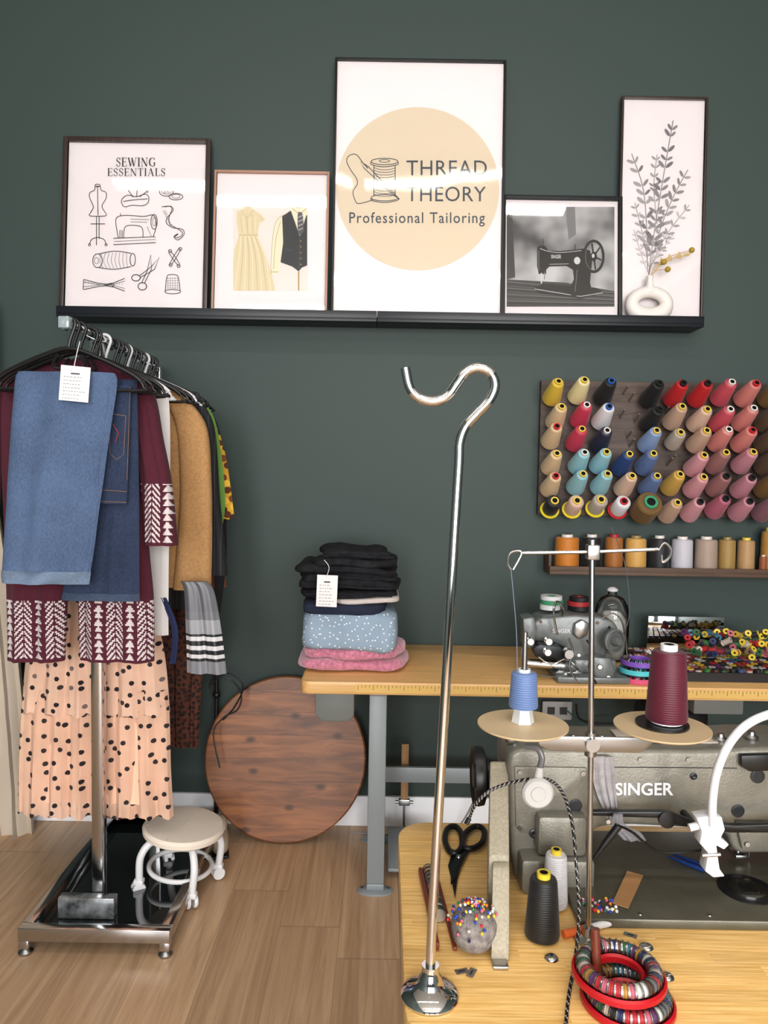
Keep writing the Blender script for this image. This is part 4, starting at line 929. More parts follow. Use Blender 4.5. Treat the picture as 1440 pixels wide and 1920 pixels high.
G().loft([(712,180,256),(760,172,258),(900,150,260),(1112,118,262)],-.875,.012,dk,fold=.004,nf=2,seed=8,nc=60,nr=50).obj('trouser_leg',r)
G().loft([(1112,118,262),(1120,116,262),(1126,116,262)],-.875,.013,dkh,fold=.004,nf=2,seed=8,nc=60,nr=6).obj('hem',r)
G().loft([(722,205,246),(800,200,244),(900,186,240),(945,180,238)],-.898,.008,dk,fold=.001,nf=1,seed=9,nc=30,nr=24).obj('waistband',r,label='dark denim waist panel with pockets')
g=G(); mfj=planeY(-.910); 
g.stroke([(184,918),(238,922)],1.0,mfj,stit,0); g.stroke([(181,940),(237,942)],1.0,mfj,stit,0); g.stroke([(205,775),(206,850),(218,862),(232,852),(236,780)],.9,mfj,stit,0); g.stroke([(205,775),(236,780)],.9,mfj,stit,0)
g.stroke([(212,795),(222,812),(216,830)],1.5,mfj,P('red_stitch',C(150,50,50),.8),0); g.stroke([(244,725),(238,900)],.8,mfj,stit,0)
g.obj('stitching',r)
tagobj(112,686,168,753,-.975,'white paper receipt tag tied to a hanger',150,640,7,.08)
# skirt
sk=dotmat('peach_dotted_tulle',C(248,208,184),25,.19,[C(38,30,34),C(38,30,34),C(120,102,98),C(60,50,50)],rough=.95,rnd=.75,alpha=.82)
sk2=dotmat('peach_dotted_tulle_lower',C(248,206,180),23,.18,[C(38,30,34),C(50,42,44)],rough=.95,rnd=.7,alpha=.72)
lin=P('peach_lining',C(246,202,176),.9,bump=(60,.3))
r=root('skirt',U(180,1520,-.60),'sheer peach tulle skirt with black polka dots','skirt')
G().loft([(1120,80,280),(1235,60,296),(1330,52,304),(1400,48,308),(1500,46,312)],-.595,.020,lin,fold=.010,nf=5,seed=13,nc=90,nr=24,xf=.2).obj('lining',r)
G().loft([(1120,75,290),(1180,60,300),(1240,48,310),(1335,40,318)],-.595,.042,sk,fold=.009,nf=6,seed=11,nc=120,nr=24,xf=.05,hemwave=.005).obj('upper_tier',r)
G().loft([(1290,46,312),(1330,40,318),(1440,36,322),(1526,34,326)],-.595,.034,sk2,fold=.012,nf=7,seed=12,nc=130,nr=30,hemwave=.006,xf=.05).obj('lower_tier',r)
def simple(Y,rows,mat,label,cat,name,b=.018,fold=.005,nf=3,seed=0,hw=0,extra=None):
    g=G(); g.loft(rows,Y,b,mat,fold=fold,nf=nf,seed=seed,nc=60,nr=44,hemwave=hw)
    if extra: extra(g)
    g.obj(name,label=label,cat=cat)
whs=P('white_cotton',C(226,222,222),.85,bump=(90,.2)); camel=P('camel_wool',C(176,137,94),1,bump=(260,.5),var=(120,.14),spec=.15)
simple(-.664,[(712,165,240),(735,130,296),(770,130,318),(1100,190,316),(1190,210,316)],whs,'white cotton blouse hanging between dark garments','blouse','blouse',seed=21,b=.008,fold=.003,nf=4)
def coatx(g):
    g.loft([(748,306,352),(800,330,388),(900,338,397),(1000,334,398),(1105,324,396)],-.530,.026,camel,fold=.002,nf=.7,seed=23,nc=50,nr=40)
simple(-.515,[(716,200,262),(732,160,320),(765,150,352),(1100,160,350)],camel,'camel wool coat hanging on the rail','coat','coat',b=.020,seed=22,fold=.002,nf=1,extra=coatx)
pin=stripemat('pinstripe','X',[(0,C(28,28,32)),(.8,C(58,56,58)),(.92,C(28,28,32))],.022,.8)
def cx2(g): g.loft([(748,335,372),(800,362,402),(950,378,414),(1078,384,428)],-.452,.016,pin,fold=.003,nf=1,seed=25,nc=40,nr=40)
simple(-.44,[(719,215,290),(738,190,350),(772,180,380),(1140,200,392)],pin,'black pinstripe coat hanging behind camel coat','coat','coat',b=.014,seed=24,extra=cx2)
grn=P('green_cotton',C(100,140,60),.85,bump=(90,.2))
simple(-.388,[(722,235,310),(742,215,366),(790,210,404),(925,210,422),(990,210,416)],grn,'green cotton top with sleeve showing','shirt','shirt',b=.012,seed=26)
flo=dotmat('yellow_floral',C(206,160,40),34,.42,[C(120,60,30),C(52,32,24),C(226,180,60),C(90,40,24)],rough=.8)
simple(-.335,[(735,250,330),(765,240,386),(840,240,420),(972,240,440)],flo,'yellow and brown floral blouse hanging on rail','blouse','blouse',b=.012,seed=27)
dg_=C(38,40,44); sl_=C(150,152,158); wh_=C(206,206,210)
sil=stripemat('silver_stripes','Z',[(0,C(104,106,112)),(.50,C(130,132,138)),(.60,dg_),(.625,wh_),(.655,dg_),(.69,wh_),(.725,dg_),(.765,wh_),(.80,dg_),(.82,sl_),(.93,C(112,114,120))],.40,.38)
simple(-.64,[(1090,338,388),(1110,345,402),(1180,348,415),(1262,350,425)],sil,'grey satin skirt with dark horizontal stripes','skirt','skirt',b=.012,fold=.006,nf=2,seed=28)
pat=dotmat('brown_pattern',C(96,52,36),60,.38,[C(30,22,22),C(40,24,22),C(60,34,28)],rough=.8)
simple(-.30,[(760,280,340),(900,270,398),(1100,270,402),(1260,280,380),(1400,290,372)],pat,'brown patterned dress hanging among dark garments','dress','dress',b=.012,fold=.008,seed=29)
dkm=P('dark_fabric',C(28,26,30),.9,bump=(90,.2))
simple(-.255,[(750,280,350),(800,270,410),(1000,275,425),(1110,285,418),(1240,300,395)],dkm,'black long garment hanging on the rail','dress','dress',b=.012,seed=30)
simple(-.215,[(770,290,350),(850,285,400),(1000,290,418),(1100,295,424)],P('rust_fabric',C(120,66,36),.85),'rust brown garment hanging on the rail','dress','dress',b=.010,seed=32)
simple(-.665,[(1120,300,312),(1180,322,334),(1244,318,330)],P('navy_fabric',C(34,44,84),.85),'navy garment hem showing beside the skirt','shirt','shirt',b=.006,seed=33,fold=.002)
g=G(); p=U(406,1300,-.06)
g.cyl((p.x,-.06,.012),(p.x,-.06,1.0),.009,blackp); g.lathe([(0,0),(.05,0),(.05,.008),(.02,.014),(0,.014)],(p.x,-.075,0),blackp)
for z in (.55,.72): g.sph((p.x,-.06,z),.016,blackp)
g.obj('coat_stand',label='thin black metal coat stand near the wall',cat='coat stand')
g=G(); g.tube(sm([U(392,1290,-.17),U(400,1272,-.17),U(430,1272,-.17),U(452,1300,-.16),U(446,1330,-.17),U(420,1345,-.18),U(400,1375,-.19),U(412,1440,-.2)],6),.003,blackp,n=8)
g.tube(sm([U(396,1285,-.15),U(425,1262,-.15),U(456,1285,-.15),U(440,1325,-.15),U(418,1350,-.16)],6),.003,blackp,n=8)
g.obj('cable_coil',label='coiled black cable hanging on the coat stand',cat='cable')
# ================================================================ STOOL
base=T(335,1668,0.0)
st=V(base.x,base.y+.0,.012)
M=Matrix.Translation(st)@Matrix.Rotation(radians(5),4,'Y')
st=root('stool',None,'low round stool with cream seat and white casters','stool',M=M)
shh=.225; creamm=P('cream_vinyl',C(236,224,210),.5,bump=(12,.1)); wm=P('white_enamel',C(228,228,230),.25)
g=G(); g.lathe([(0,shh-.034),(.125,shh-.034),(.136,shh-.026),(.138,shh-.012),(.13,shh-.003),(.10,shh),(0,shh)],(0,0,0),creamm,n=48)
for k in range(6):
    a=k*pi/3+.3; g.tube([V(0,0,shh-.0004),V(.125*cos(a),.125*sin(a),shh-.002)],.0010,P('seat_seam',C(210,198,184),.6),n=6)
g.obj('seat',st,local=True)
g=G(); g.tube([V(.105*cos(a),.105*sin(a),.075) for a in [2*pi*i/40 for i in range(40)]],.008,wm,closed=True); g.obj('ring',st,local=True)
for k in range(4):
    a=k*pi/2+.55; ca,sa_=cos(a),sin(a)
    pts=sm([V(.06*ca,.06*sa_,shh-.04),V(.11*ca,.11*sa_,shh-.05),V(.14*ca,.14*sa_,.13),V(.138*ca,.138*sa_,.055)],6)
    G().tube(pts,.0125,wm,n=12).obj('leg',st,local=True)
    g=G(); c=V(.138*ca,.138*sa_,.024)
    g.box(c+V(0,0,.022),(.034,.03,.02),wm,bev=.006)
    for s_ in (-1,1): g.lathe([(0,0),(.02,0),(.022,.003),(.022,.009),(.02,.012),(0,.012)],c+V(-sa_*(.006*s_),ca*.006*s_,0),wm,ax=(-sa_*s_,ca*s_,0),n=20)
    g.obj('caster',st,local=True)
# ================================================================ FRONT TABLE
fx=T(748,1600).x
ft=root('sewing_table',(.7,-1.8,0),'light wood laminate sewing table covered with tools','table')
G().prism(rcorner(fx,1.5,-2.125,-1.545,.06,TZ-.04),(0,0,.04),tw2,bev=.003).obj('table_top',ft)
for x in (.2,1.35):
    G().bb((x-.03,-2.0,.03),(x+.03,-1.95,TZ-.04),grey,bev=.004).obj('leg',ft)
    G().bb((x-.03,-1.66,.03),(x+.03,-1.61,TZ-.04),grey,bev=.004).obj('leg',ft)
    G().bb((x-.03,-2.04,.0),(x+.03,-1.58,.03),grey,bev=.004).obj('foot',ft)
bp=T(806,1868); by=bp.y
r=root('hook_stand',bp,'tall chrome stand with curved hook on round base','stand')
prof=[(0,.001),(.038,.001),(.039,.004),(.036,.009),(.028,.014),(.019,.018),(.0155,.024),(.0155,.028),(.0115,.034),(.0115,.044),(0,.044)]
G().lathe(prof,bp,chrome,n=56).obj('base',r)
hk=[(806,1840),(812,1700),(835,1300),(852,1000),(860,870),(862,830),(873,800),(895,775),(918,750),(928,722),(918,698),(894,690),(872,700),(855,722),(838,744),(812,753),(785,746),(768,726),(760,690)]
G().tube(sm([U(a,b_,by) for a,b_ in hk],8),.0064,chrome,n=24).obj('hooked_rod',r)
# ---- industrial machine
ham=P('hammered_grey',C(124,121,111),.38,.3,bump=(260,.25),var=(40,.10)); bedm=P('bed_plate_paint',C(96,93,80),.3,.3,bump=(200,.1),var=(30,.1))
mr=root('sewing_machine',(.7,-1.75,TZ),'vintage grey industrial sewing machine mounted on table','sewing machine')
YF=-1.76
xl=U(952,1450,YF).x
def q(px,py,Y=YF): return U(px,py,Y)
zt0=q(1100,1405).z
prof=[(951,1440),(955,1415),(972,1404),(1320,1408),(1420,1402),(1560,1404),(1570,1420),(1572,1600),(1386,1602),(1372,1590),(1366,1566),(1330,1556),(1180,1548),(1125,1552),(1105,1566),(1097,1600),(1094,1655),(968,1655),(958,1600)]
G().prism([q(a,b_) for a,b_ in prof],(0,.125,0),ham,bev=.012,seg=3).obj('body',mr)
g=G(); g.bb((xl+.02,-1.80,TZ+.001),(q(1094,1600).x+.01,-1.62,TZ+.06),ham,bev=.008); g.bb((q(1000,1600).x,-1.79,TZ+.06),(q(1092,1600).x,YF+.01,TZ+.13),ham,bev=.01)
g.obj('pillar_base',mr)
g=G(); g.prism([q(a_,b2) for a_,b2 in ((964,1436),(1098,1438),(1104,1450),(1100,1540),(1086,1560),(976,1560),(966,1548))],(0,-.004,0),ham,bev=.002); g.obj('side_cover',mr)
g=G(); g.stroke([(1112,1438),(1382,1440)],1.6,planeY(YF),mdark,.0008); g.stroke([(1140,1530),(1330,1536),(1360,1544)],1.4,planeY(YF),mdark,.0008,smooth=2); g.obj('panel_seam',mr)
for px,py in ((974,1446),(1092,1448),(974,1550),(1084,1550),(1122,1424),(1200,1424),(1290,1424),(1350,1450),(1140,1540)):
    off=-.004 if px<1100 and py>1430 else 0
    G().lathe([(0,0),(.0045,0),(.004,.0025),(0,.0025)],q(px,py)+V(0,off,0),steel,ax=(0,-1,0),n=12).obj('screw',mr)
a=T(1085,1722,TZ+.016)
G().bb((a.x,a.y,TZ+.0005),(1.1,-1.60,TZ+.016),bedm,bev=.003).obj('bed',mr)
nn_=T(1400,1668,TZ+.016)
g=G(); g.lathe([(0,0),(.045,0),(.045,.0015),(0,.0015)],(nn_.x,nn_.y,TZ+.0165),blackp,n=32); g.lathe([(0,0),(.03,0),(.03,.0015),(0,.0015)],(nn_.x,nn_.y,TZ+.018),chrome,n=32)
for k in range(8): g.box((nn_.x-.012+.0035*k,nn_.y,TZ+.0199),(.0014,.03,.0008),blackp)
g.obj('needle_plate',mr)
for px,py in ((1100,1710),(1200,1714),(1330,1716),(1110,1625)):
    p=T(px,py,TZ+.016); G().lathe([(0,0),(.004,0),(.0035,.0012),(0,.0012)],p,steel,n=12).obj('screw',mr)
g=G(); mfm=planeY(YF); g.text('SINGER',(1153,1467,1262,1491),mfm,whitep,.0012,bold=.022); g.obj('lettering',mr)
for px,py,rd in ((1078,1508,.011),(1383,1520,.011),(1000,1560,.008),(1300,1455,.006),(1420,1455,.012)):
    G().lathe([(0,0),(rd,0),(rd,.003),(rd*.6,.004),(0,.002)],q(px,py)+V(0,-.003 if px<1100 else .001,0),mdark,ax=(0,-1,0),n=20).obj('inspection_cap',mr)
for px,py in ((967,1408),(1085,1410),(1140,1411),(1370,1408),(1430,1404)):
    p=q(px,py)+V(0,.04,.002); G().lathe([(0,0),(.011,0),(.012,.005),(.007,.009),(.006,.014),(0,.014)],p,steel,n=18).obj('oil_cap',mr)
G().prism([q(a_,b2) for a_,b2 in ((1384,1412),(1450,1410),(1450,1440),(1400,1442),(1384,1432))],(0,-.012,0),blackp,bev=.002).obj('thread_guide_block',mr)
G().prism([q(a_,b2) for a_,b2 in ((1376,1538),(1450,1540),(1450,1588),(1388,1590))],(0,-.008,0),ham,bev=.004).obj('face_plate',mr)
for px,py in ((1396,1552),(1396,1578),(1436,1552)): G().lathe([(0,0),(.005,0),(.004,.003),(0,.003)],q(px,py)+V(0,-.008,0),steel,ax=(0,-1,0),n=12).obj('screw',mr)
hw=q(925,1486); hp=V(xl-.050,-1.69,hw.z)
G().lathe([(0,0),(.02,0),(.022,.004),(.044,.006),(.050,.0),(.052,.008),(.050,.018),(.042,.021),(.032,.020),(.032,.028),(.026,.044),(0,.049)],hp,blackp,ax=(1,0,0),n=40).obj('hand_wheel',mr)
g=G(); YL=-1.80
g.prism([U(a_,b2,YL) for a_,b2 in ((1108,1522),(1240,1522),(1262,1526),(1300,1540),(1380,1548),(1440,1546),(1500,1545),(1500,1560),(1440,1562),(1370,1562),(1310,1554),(1268,1548),(1235,1534),(1110,1530))],(0,.012,0),blackp,bev=.002)
g.lathe([(0,0),(.014,0),(.014,.006),(0,.008)],U(1250,1536,YL)+V(0,.002,0),blackp,ax=(0,-1,0)); g.cyl(U(1300,1545,YL),U(1300,1545,YL)+V(0,.04,0),.006,blackp)
g.obj('knee_lift_lever',mr)
g=G(); nb=q(1404,1602,-1.70); g.cyl((nb.x,-1.70,TZ+.05),(nb.x,-1.70,nb.z+.03),.006,chrome); g.cyl((nb.x-.02,-1.70,TZ+.03),(nb.x-.02,-1.70,nb.z+.03),.004,chrome); g.box((nb.x-.012,-1.70,TZ+.062),(.035,.014,.012),chrome,bev=.002); g.cyl((nb.x,-1.70,TZ+.02),(nb.x,-1.70,TZ+.05),.0015,steel); g.box((nb.x-.02,-1.70,TZ+.027),(.02,.03,.006),steel,bev=.001); g.obj('needle_bar',mr)
bg=P('guard_beige',C(166,157,138),.55,bump=(300,.3),var=(250,.15))
r=root('belt_guard',(xl-.02,-1.85,TZ),'beige speckled metal belt guard beside sewing machine','belt guard')
gx0=xl-.022; gw=.032
gp=lambda y,z,dx=0: V(gx0+dx+(y+1.70)*.14,y,z)
G().prism([gp(y,z) for y,z in ((-1.72,TZ+.002),(-1.72,.952),(-1.735,.957),(-1.885,.868),(-1.885,TZ+.002))],(gw,0,0),bg,bev=.004).obj('upper_cover',r)
G().prism([gp(y,z,.006) for y,z in ((-1.887,TZ+.002),(-1.887,.862),(-1.90,.858),(-1.970,.778),(-1.970,TZ+.002))],(gw-.006,0,0),bg,bev=.003).obj('lower_cover',r)
fb=gp(-1.98,TZ)
G().bb((fb.x+.008,-1.988,TZ+.001),(fb.x+gw-.002,-1.970,TZ+.006),steel,bev=.001).obj('foot_bracket',r)
r=root('work_light',U(1008,1485,-1.86),'small round white work light on flexible neck','lamp')
p=U(1008,1486,-1.86)
G().lathe([(0,0),(.022,0),(.0245,.003),(.0245,.009),(.021,.013),(.012,.013),(.011,.0145),(0,.0145)],p+V(0,.006,0),dullw,ax=(0,-1,0),n=36).obj('lamp_head',r)
G().cyl(U(1009,1462,-1.855),U(1012,1438,-1.855),.008,dullw,r2=.006).obj('socket',r)
G().tube(sm([U(1012,1440,-1.855),U(1016,1420,-1.855),U(1006,1402,-1.85),U(985,1400,-1.84)],6),.005,P('grey_flex',C(120,120,122),.4,.4)).obj('flexible_neck',r)
# ---- thread stand
bs=T(1103,1762); tsY=bs.y
r=root('thread_stand',bs,'metal thread stand with two round spool plates','thread stand')
G().tube([bs+V(0,0,.002),U(1108,1380,tsY),U(1110,1020,tsY)],.0042,steel,n=14).obj('pole',r)
G().lathe([(0,0),(.022,0),(.022,.004),(.01,.008),(.008,.02),(0,.02)],bs,steel).obj('base_nut',r)
g=G(); 
g.tube(sm([U(958,1068,tsY-.01),U(952,1055,tsY-.01),U(958,1036,tsY-.01),U(978,1036,tsY-.01),U(962,1068,tsY-.01)],4),.0020,steel,n=8)
g.tube([U(976,1037,tsY),U(1110,1035,tsY),U(1236,1030,tsY)],.0026,steel)
g.tube(sm([U(1236,1030,tsY-.01),U(1246,1018,tsY-.01),U(1258,1030,tsY-.01),U(1254,1046,tsY-.01),U(1242,1054,tsY-.01),U(1240,1040,tsY-.01)],4),.0020,steel,n=8)
g.box(U(1111,1035,tsY),(.018,.018,.022),steel,bev=.002); g.cyl(U(1110,1022,tsY),U(1110,1012,tsY),.006,steel)
g.obj('thread_guide_arm',r)
g=G(); g.prism([U(1004,1380,tsY-.008),U(1226,1384,tsY-.008),U(1222,1398,tsY-.008),U(1200,1412,tsY-.008),U(1032,1408,tsY-.008),U(1012,1398,tsY-.008)],(0,.004,0),steel,bev=.001); g.lathe([(0,0),(.01,0),(.01,.006),(0,.006)],U(1110,1396,tsY-.009),steel,ax=(0,-1,0)); g.cyl(U(1108,1372,tsY),U(1107,1416,tsY),.009,steel)
g.obj('support_bar',r)
dm=P('tan_plastic',C(202,178,142),.45); zd=U(980,1362,tsY).z
pd=[]
for px,py,rr_ in ((980,1363,.0665),(1241,1368,.069)):
    p=U(px,py,tsY); p.z=zd; pd.append(p)
    G().lathe([(0,0),(rr_*.96,0),(rr_,.002),(rr_,.004),(rr_*.9,.004),(rr_*.3,.0065),(0,.0065)],p,dm,n=56).obj('spool_plate',r)
G().cyl(pd[0]+V(0,0,.006),V(pd[0].x,pd[0].y,U(980,1185,tsY).z),.0038,steel).obj('spindle',r)
G().cyl(pd[1]+V(0,0,.006),pd[1]+V(0,0,.12),.0038,steel).obj('spindle',r)
G().lathe([(0,0),(.038,0),(.038,.003),(0,.003)],pd[1]+V(0,0,.0066),blackp,n=40).obj('felt_disc',r,label='black disc under the maroon cone')
foot=G(); foot.lathe([(0,0),(.017,.0),(.013,.02),(.0,.02)],pd[0]+V(0,0,.0068),P('white_foot',C(215,215,212),.4),n=6); foot.obj('cone_holder',r)
zz0=pd[0].z+.028; h0=U(980,1256,tsY).z-zz0
cone(V(pd[0].x,pd[0].y,zz0),(0,0,1),(104,130,180),(225,225,225),.0215,.0185,h0,'blue thread cone on a tan spool plate',None,'spool')
zz1=pd[1].z+.011; h1=U(1250,1212,tsY).z-zz1
cone(V(pd[1].x+.006,pd[1].y,zz1),(0,0,1),(92,20,44),(236,236,236),.030,.0245,h1,'maroon thread cone on a round spool plate',None,'spool')
stm=P('thread_strand',C(120,130,150),.6)
G().tube(sm([V(pd[0].x-.012,pd[0].y-.01,zz0+h0*.9),U(968,1180,tsY-.01),U(958,1066,tsY-.01)],5),.0006,stm,n=5).obj('thread_strand',label='thin blue thread strand rising to guide',cat='thread')
G().tube(sm([U(1164,1200,-.45),U(1180,1150,-.44),U(1172,1060,-.42),U(1146,988,-.4)],6),.0014,P('dark_wire',C(90,90,92),.5,.5),n=6).obj('wire_thread_guide',label='thin bent wire thread guide of machine',cat='wire')
# ---- gooseneck lamp
r=root('gooseneck_lamp',U(1335,1640,-1.86),'white clip-on lamp with curved flexible neck','lamp')
YG=-1.87
G().tube(sm([U(1336,1548,YG),U(1336,1500,YG),U(1344,1448,YG),U(1364,1400,YG),U(1396,1362,YG),U(1440,1340,YG),U(1510,1326,YG)],8),.0066,whitep,n=16).obj('flexible_neck',r)
g=G(); g.prism([U(a_,b2,YG) for a_,b2 in ((1306,1534),(1330,1530),(1354,1532),(1360,1556),(1352,1572),(1368,1584),(1358,1594),(1344,1586),(1350,1630),(1360,1644),(1338,1646),(1322,1634),(1328,1600),(1312,1582),(1316,1560))],(0,.024,0),whitep,bev=.002); g.cyl(U(1308,1548,YG+.01),U(1292,1552,YG+.01),.006,whitep); g.cyl(U(1316,1604,YG),U(1350,1602,YG),.003,steel,8); g.obj('clip',r)
p=U(1520,1324,YG); G().lathe([(0,0),(.03,0),(.034,.01),(.02,.03),(0,.034)],p,whitep,ax=V(-.3,0,1).normalized()).obj('lamp_head',r)
zt1=zt0+.002; yy=-1.70
g=G(); a=U(1152,1408,yy); g.bb((a.x,yy-.03,zt1),(a.x+.17,yy+.03,zt1+.003),P('clear_ruler',C(190,180,170),.1),bev=.0005); g.obj('clear_ruler',label='clear plastic ruler lying on the machine top',cat='ruler')
for k,(c,nm) in enumerate((((170,40,44),'red'),((60,30,34),'maroon'),((200,200,200),'white'))):
    g=G(); g.cyl((a.x+.03,yy-.02+.016*k,zt1+.008),(a.x+.15,yy-.014+.016*k,zt1+.008),.0035,P('pen_%d'%k,C(*c),.3)); g.cyl((a.x+.15,yy-.014+.016*k,zt1+.008),(a.x+.158,yy-.0135+.016*k,zt1+.008),.0034,steel,r2=.001)
    g.obj('pen',label='slim %s pen lying on the sewing machine'%nm,cat='pen',group='pens on the machine')
lint=P('grey_fabric_scrap',C(160,156,158),.95,bump=(200,.6),var=(60,.2))
G().loft([(1418,1112,1150),(1440,1110,1152),(1480,1116,1155),(1520,1132,1158),(1534,1138,1156)],-1.773,.003,lint,fold=.003,nf=3,seed=4,nc=40,nr=24).obj('fabric_scrap',label='grey fabric scrap draped over the sewing machine',cat='fabric')
G().loft([(1526,1150,1168),(1545,1145,1172),(1560,1155,1200),(1576,1170,1212)],-1.815,.003,P('tulle_scrap',C(150,150,156),.8,alpha=.5),fold=.002,nf=2,seed=14,nc=30,nr=20).obj('fabric_scrap',label='knotted pale tulle scrap hanging on black lever',cat='fabric')
wth=P('cord_white',C(170,164,158),.8)
cord=sm([U(880,1534,-1.86),U(892,1508,-1.88),U(920,1482,-1.88),U(965,1466,-1.87),U(1020,1460,-1.85),U(1052,1482,-1.85),U(1072,1540,-1.87),U(1082,1640,-1.90),U(1086,1720,-1.93),T(1078,1800,TZ+.004),T(1066,1870,TZ+.004),T(1060,1935,TZ+.004)],22)
G().tube(cord,.0026,blackp,n=8,matfn=lambda i,j: wth if (i+j)%4==0 else blackp).obj('braided_cord',label='black and white braided cord crossing the table',cat='cord')
g=G(); g.tube([U(1112,1612,-1.86),U(1135,1580,-1.86),U(1160,1548,-1.86)],[.003,.0055,.006],blackp,n=12); g.tube(sm([U(1160,1548,-1.86),U(1185,1560,-1.84),U(1240,1598,-1.83),U(1330,1592,-1.83)],8),.002,blackp,n=8); g.obj('connector_cable',label='black cable with tapered plug hanging from lever',cat='cable')
g=G(); g.tube(sm([U(880,1534,-1.86),U(874,1545,-1.862)],2),.004,blackp,n=10); g.obj('cord_tip',label='black plastic tip at the cord end',cat='cord')
# ---- scissors
z=TZ+.002
r=root('scissors',T(860,1610,z),'black handled tailoring scissors lying on table','scissors')
mt_=lambda px,py,off=0:T(px,py,z)+V(0,0,off)
for pts in ([(838,1562),(852,1556),(864,1568),(866,1592),(856,1606),(842,1602),(834,1582)],[(872,1570),(892,1556),(908,1564),(904,1586),(886,1598),(868,1594)]):
    G().tube(sm([mt_(a_,b2,.007) for a_,b2 in pts],5,True),.0056,blackp,n=10,closed=True).obj('handle',r)
bls=P('dark_blade',C(30,30,32),.3,.5)
G().prism([mt_(a_,b2) for a_,b2 in ((848,1600),(868,1598),(866,1625),(858,1650),(853,1684),(847,1655),(840,1625))],(0,0,.003),bls,bev=.0005).obj('blade',r)
G().prism([mt_(a_,b2,.0035) for a_,b2 in ((866,1592),(884,1594),(870,1618),(858,1645),(845,1664),(845,1640),(852,1615))],(0,0,.003),bls,bev=.0005).obj('blade',r)
G().lathe([(0,0),(.005,0),(.004,.003),(0,.003)],mt_(860,1614,.007),steel).obj('pivot_screw',r)
# ---- bobbin stick
redw=wood('red_stick_wood',C(96,40,26),C(130,60,38),grain='Y',across='X',sg=5,sa=60)
a=T(800,1625,TZ+.014); b_=T(834,1768,TZ+.014); d=(b_-a).normalized(); nrm=V(-d.y,d.x,0)
r=root('bobbin_rack',V(a.x,a.y,TZ),'reddish wooden bobbin rack lying on the table','bobbin holder')
Rz=Matrix.Rotation(math.atan2(d.y,d.x),3,'Z'); L_=(b_-a).length
side=-1 if nrm.x>0 else 1
G().box((a+b_)/2+nrm*side*.011-V(0,0,.006),(L_,.007,.012),redw,R=Rz,bev=.002).obj('wooden_bar',r) 
G().box((a+b_)/2-nrm*side*.0155-V(0,0,.010),(L_,.006,.006),redw,R=Rz,bev=.001).obj('rail',r)
for k in range(12):
    i=random.randrange(len(BC)); p=a+d*(.004+k*.0115)-nrm*side*.0025; p.z=TZ+.0115
    inst(bobbin(BC[i]),'bobbin',axM(p,d),label='small metal bobbin of %s thread on wooden rack'%BN[i],cat='bobbin',group='bobbins on the wooden rack')
# ---- pincushion
pc=T(889,1778); pr=.0345; pcc=V(pc.x,pc.y,TZ+pr*.9)
fel=P('grey_felt',C(138,131,128),1,bump=(260,1),var=(110,.35),spec=.1)
g=G(); g.sq(pcc,(pr,pr,pr*.92),fel,e=.95,n=40,m=24,amp=.003,fr=30); g.obj('pincushion',label='round grey felt pincushion full of coloured pins',cat='pincushion')
HC=[('red',(200,40,44)),('blue',(40,70,170)),('yellow',(226,190,50)),('white',(226,226,226)),('green',(50,130,80)),('pink',(214,100,130)),('orange',(226,120,50)),('navy',(34,40,80)),('pearl',(204,196,186))]
PMh={}
for k in range(115):
    nm,c=random.choice(HC)
    if nm not in PMh:
        g=G(); g.cyl((0,0,-.006),(0,0,.006),.0004,steel,6); g.sph((0,0,.0075),.0024,P('pin_'+nm,C(*c),.25),10,8); PMh[nm]=g.mesh('pin')
    th=random.uniform(0,2*pi); ph=abs(random.gauss(0,.7)); ph=min(ph,1.5)
    d=V(sin(ph)*cos(th),sin(ph)*sin(th),cos(ph)); dd=(d+V(random.uniform(-.4,.4),random.uniform(-.4,.4),.15)).normalized()
    inst(PMh[nm],'pin',axM(pcc+V(d.x*pr,d.y*pr,d.z*pr*.9),dd),label='sewing pin with round %s head in pincushion'%nm,cat='pin',group='pins in the pincushion')
p=T(1016,1758); hh=U(1020,1640,p.y).z-TZ
cone(p+V(0,0,.001),(0,0,1),(22,22,24),(226,200,60),.0265,.0205,hh,'black thread cone with yellow tube on table',None,'spool')
p=T(1040,1700); hh=U(1040,1596,p.y).z-TZ
cone(p+V(0,0,.001),(0,0,1),(216,214,218),(226,196,60),.0205,.017,hh,'white thread cone with yellow tube on table',None,'spool')
redr=P('red_rubber',C(184,22,34),.35)
cx=T(1158,1850,TZ+.01).x; cy=-2.045
bobring(cx+.007,cy-.004,TZ+.001,.056,.035,redr,'red rubber bobbin ring beneath another ring',38,'bobbins in the red rings')
bobring(cx-.003,cy+.004,TZ+.0295,.056,.035,redr,'red rubber bobbin ring stacked on another ring',38,'bobbins in the red rings')
g=G(); p=T(1122,1835,TZ+.03); g.cyl((p.x+.002,p.y+.006,TZ+.001),(p.x,p.y+.022,TZ+.085),.0062,redw,14); g.obj('wooden_peg',label='reddish brown wooden peg standing in red rings',cat='peg')
for px,py in ((1034,1797),(1212,1776),(1250,1832)):
    G().lathe([(0,.0055),(.005,.005),(.009,.003),(.0105,.0005),(0,.0005)],T(px,py),chrome,n=24).obj('metal_stud',label='domed silver metal stud on the table',cat='stud',group='metal studs on the table')
for px,py,a_,lb in ((866,1822,.3,'grey razor blade lying beside the stand base'),(884,1826,1.1,'second razor blade lying crossed on table'),(1182,1754,-.5,'dark razor blade near the red rings')):
    g=G(); g.box(T(px,py)+V(0,0,.0008+(.0012 if px==884 else 0)),(.019,.010,.0006),steel,R=Matrix.Rotation(a_,3,'Z')); g.box(T(px,py)+V(0,0,.0013+(.0012 if px==884 else 0)),(.010,.002,.0004),mdark,R=Matrix.Rotation(a_,3,'Z')); g.obj('razor_blade',label=lb,cat='blade')
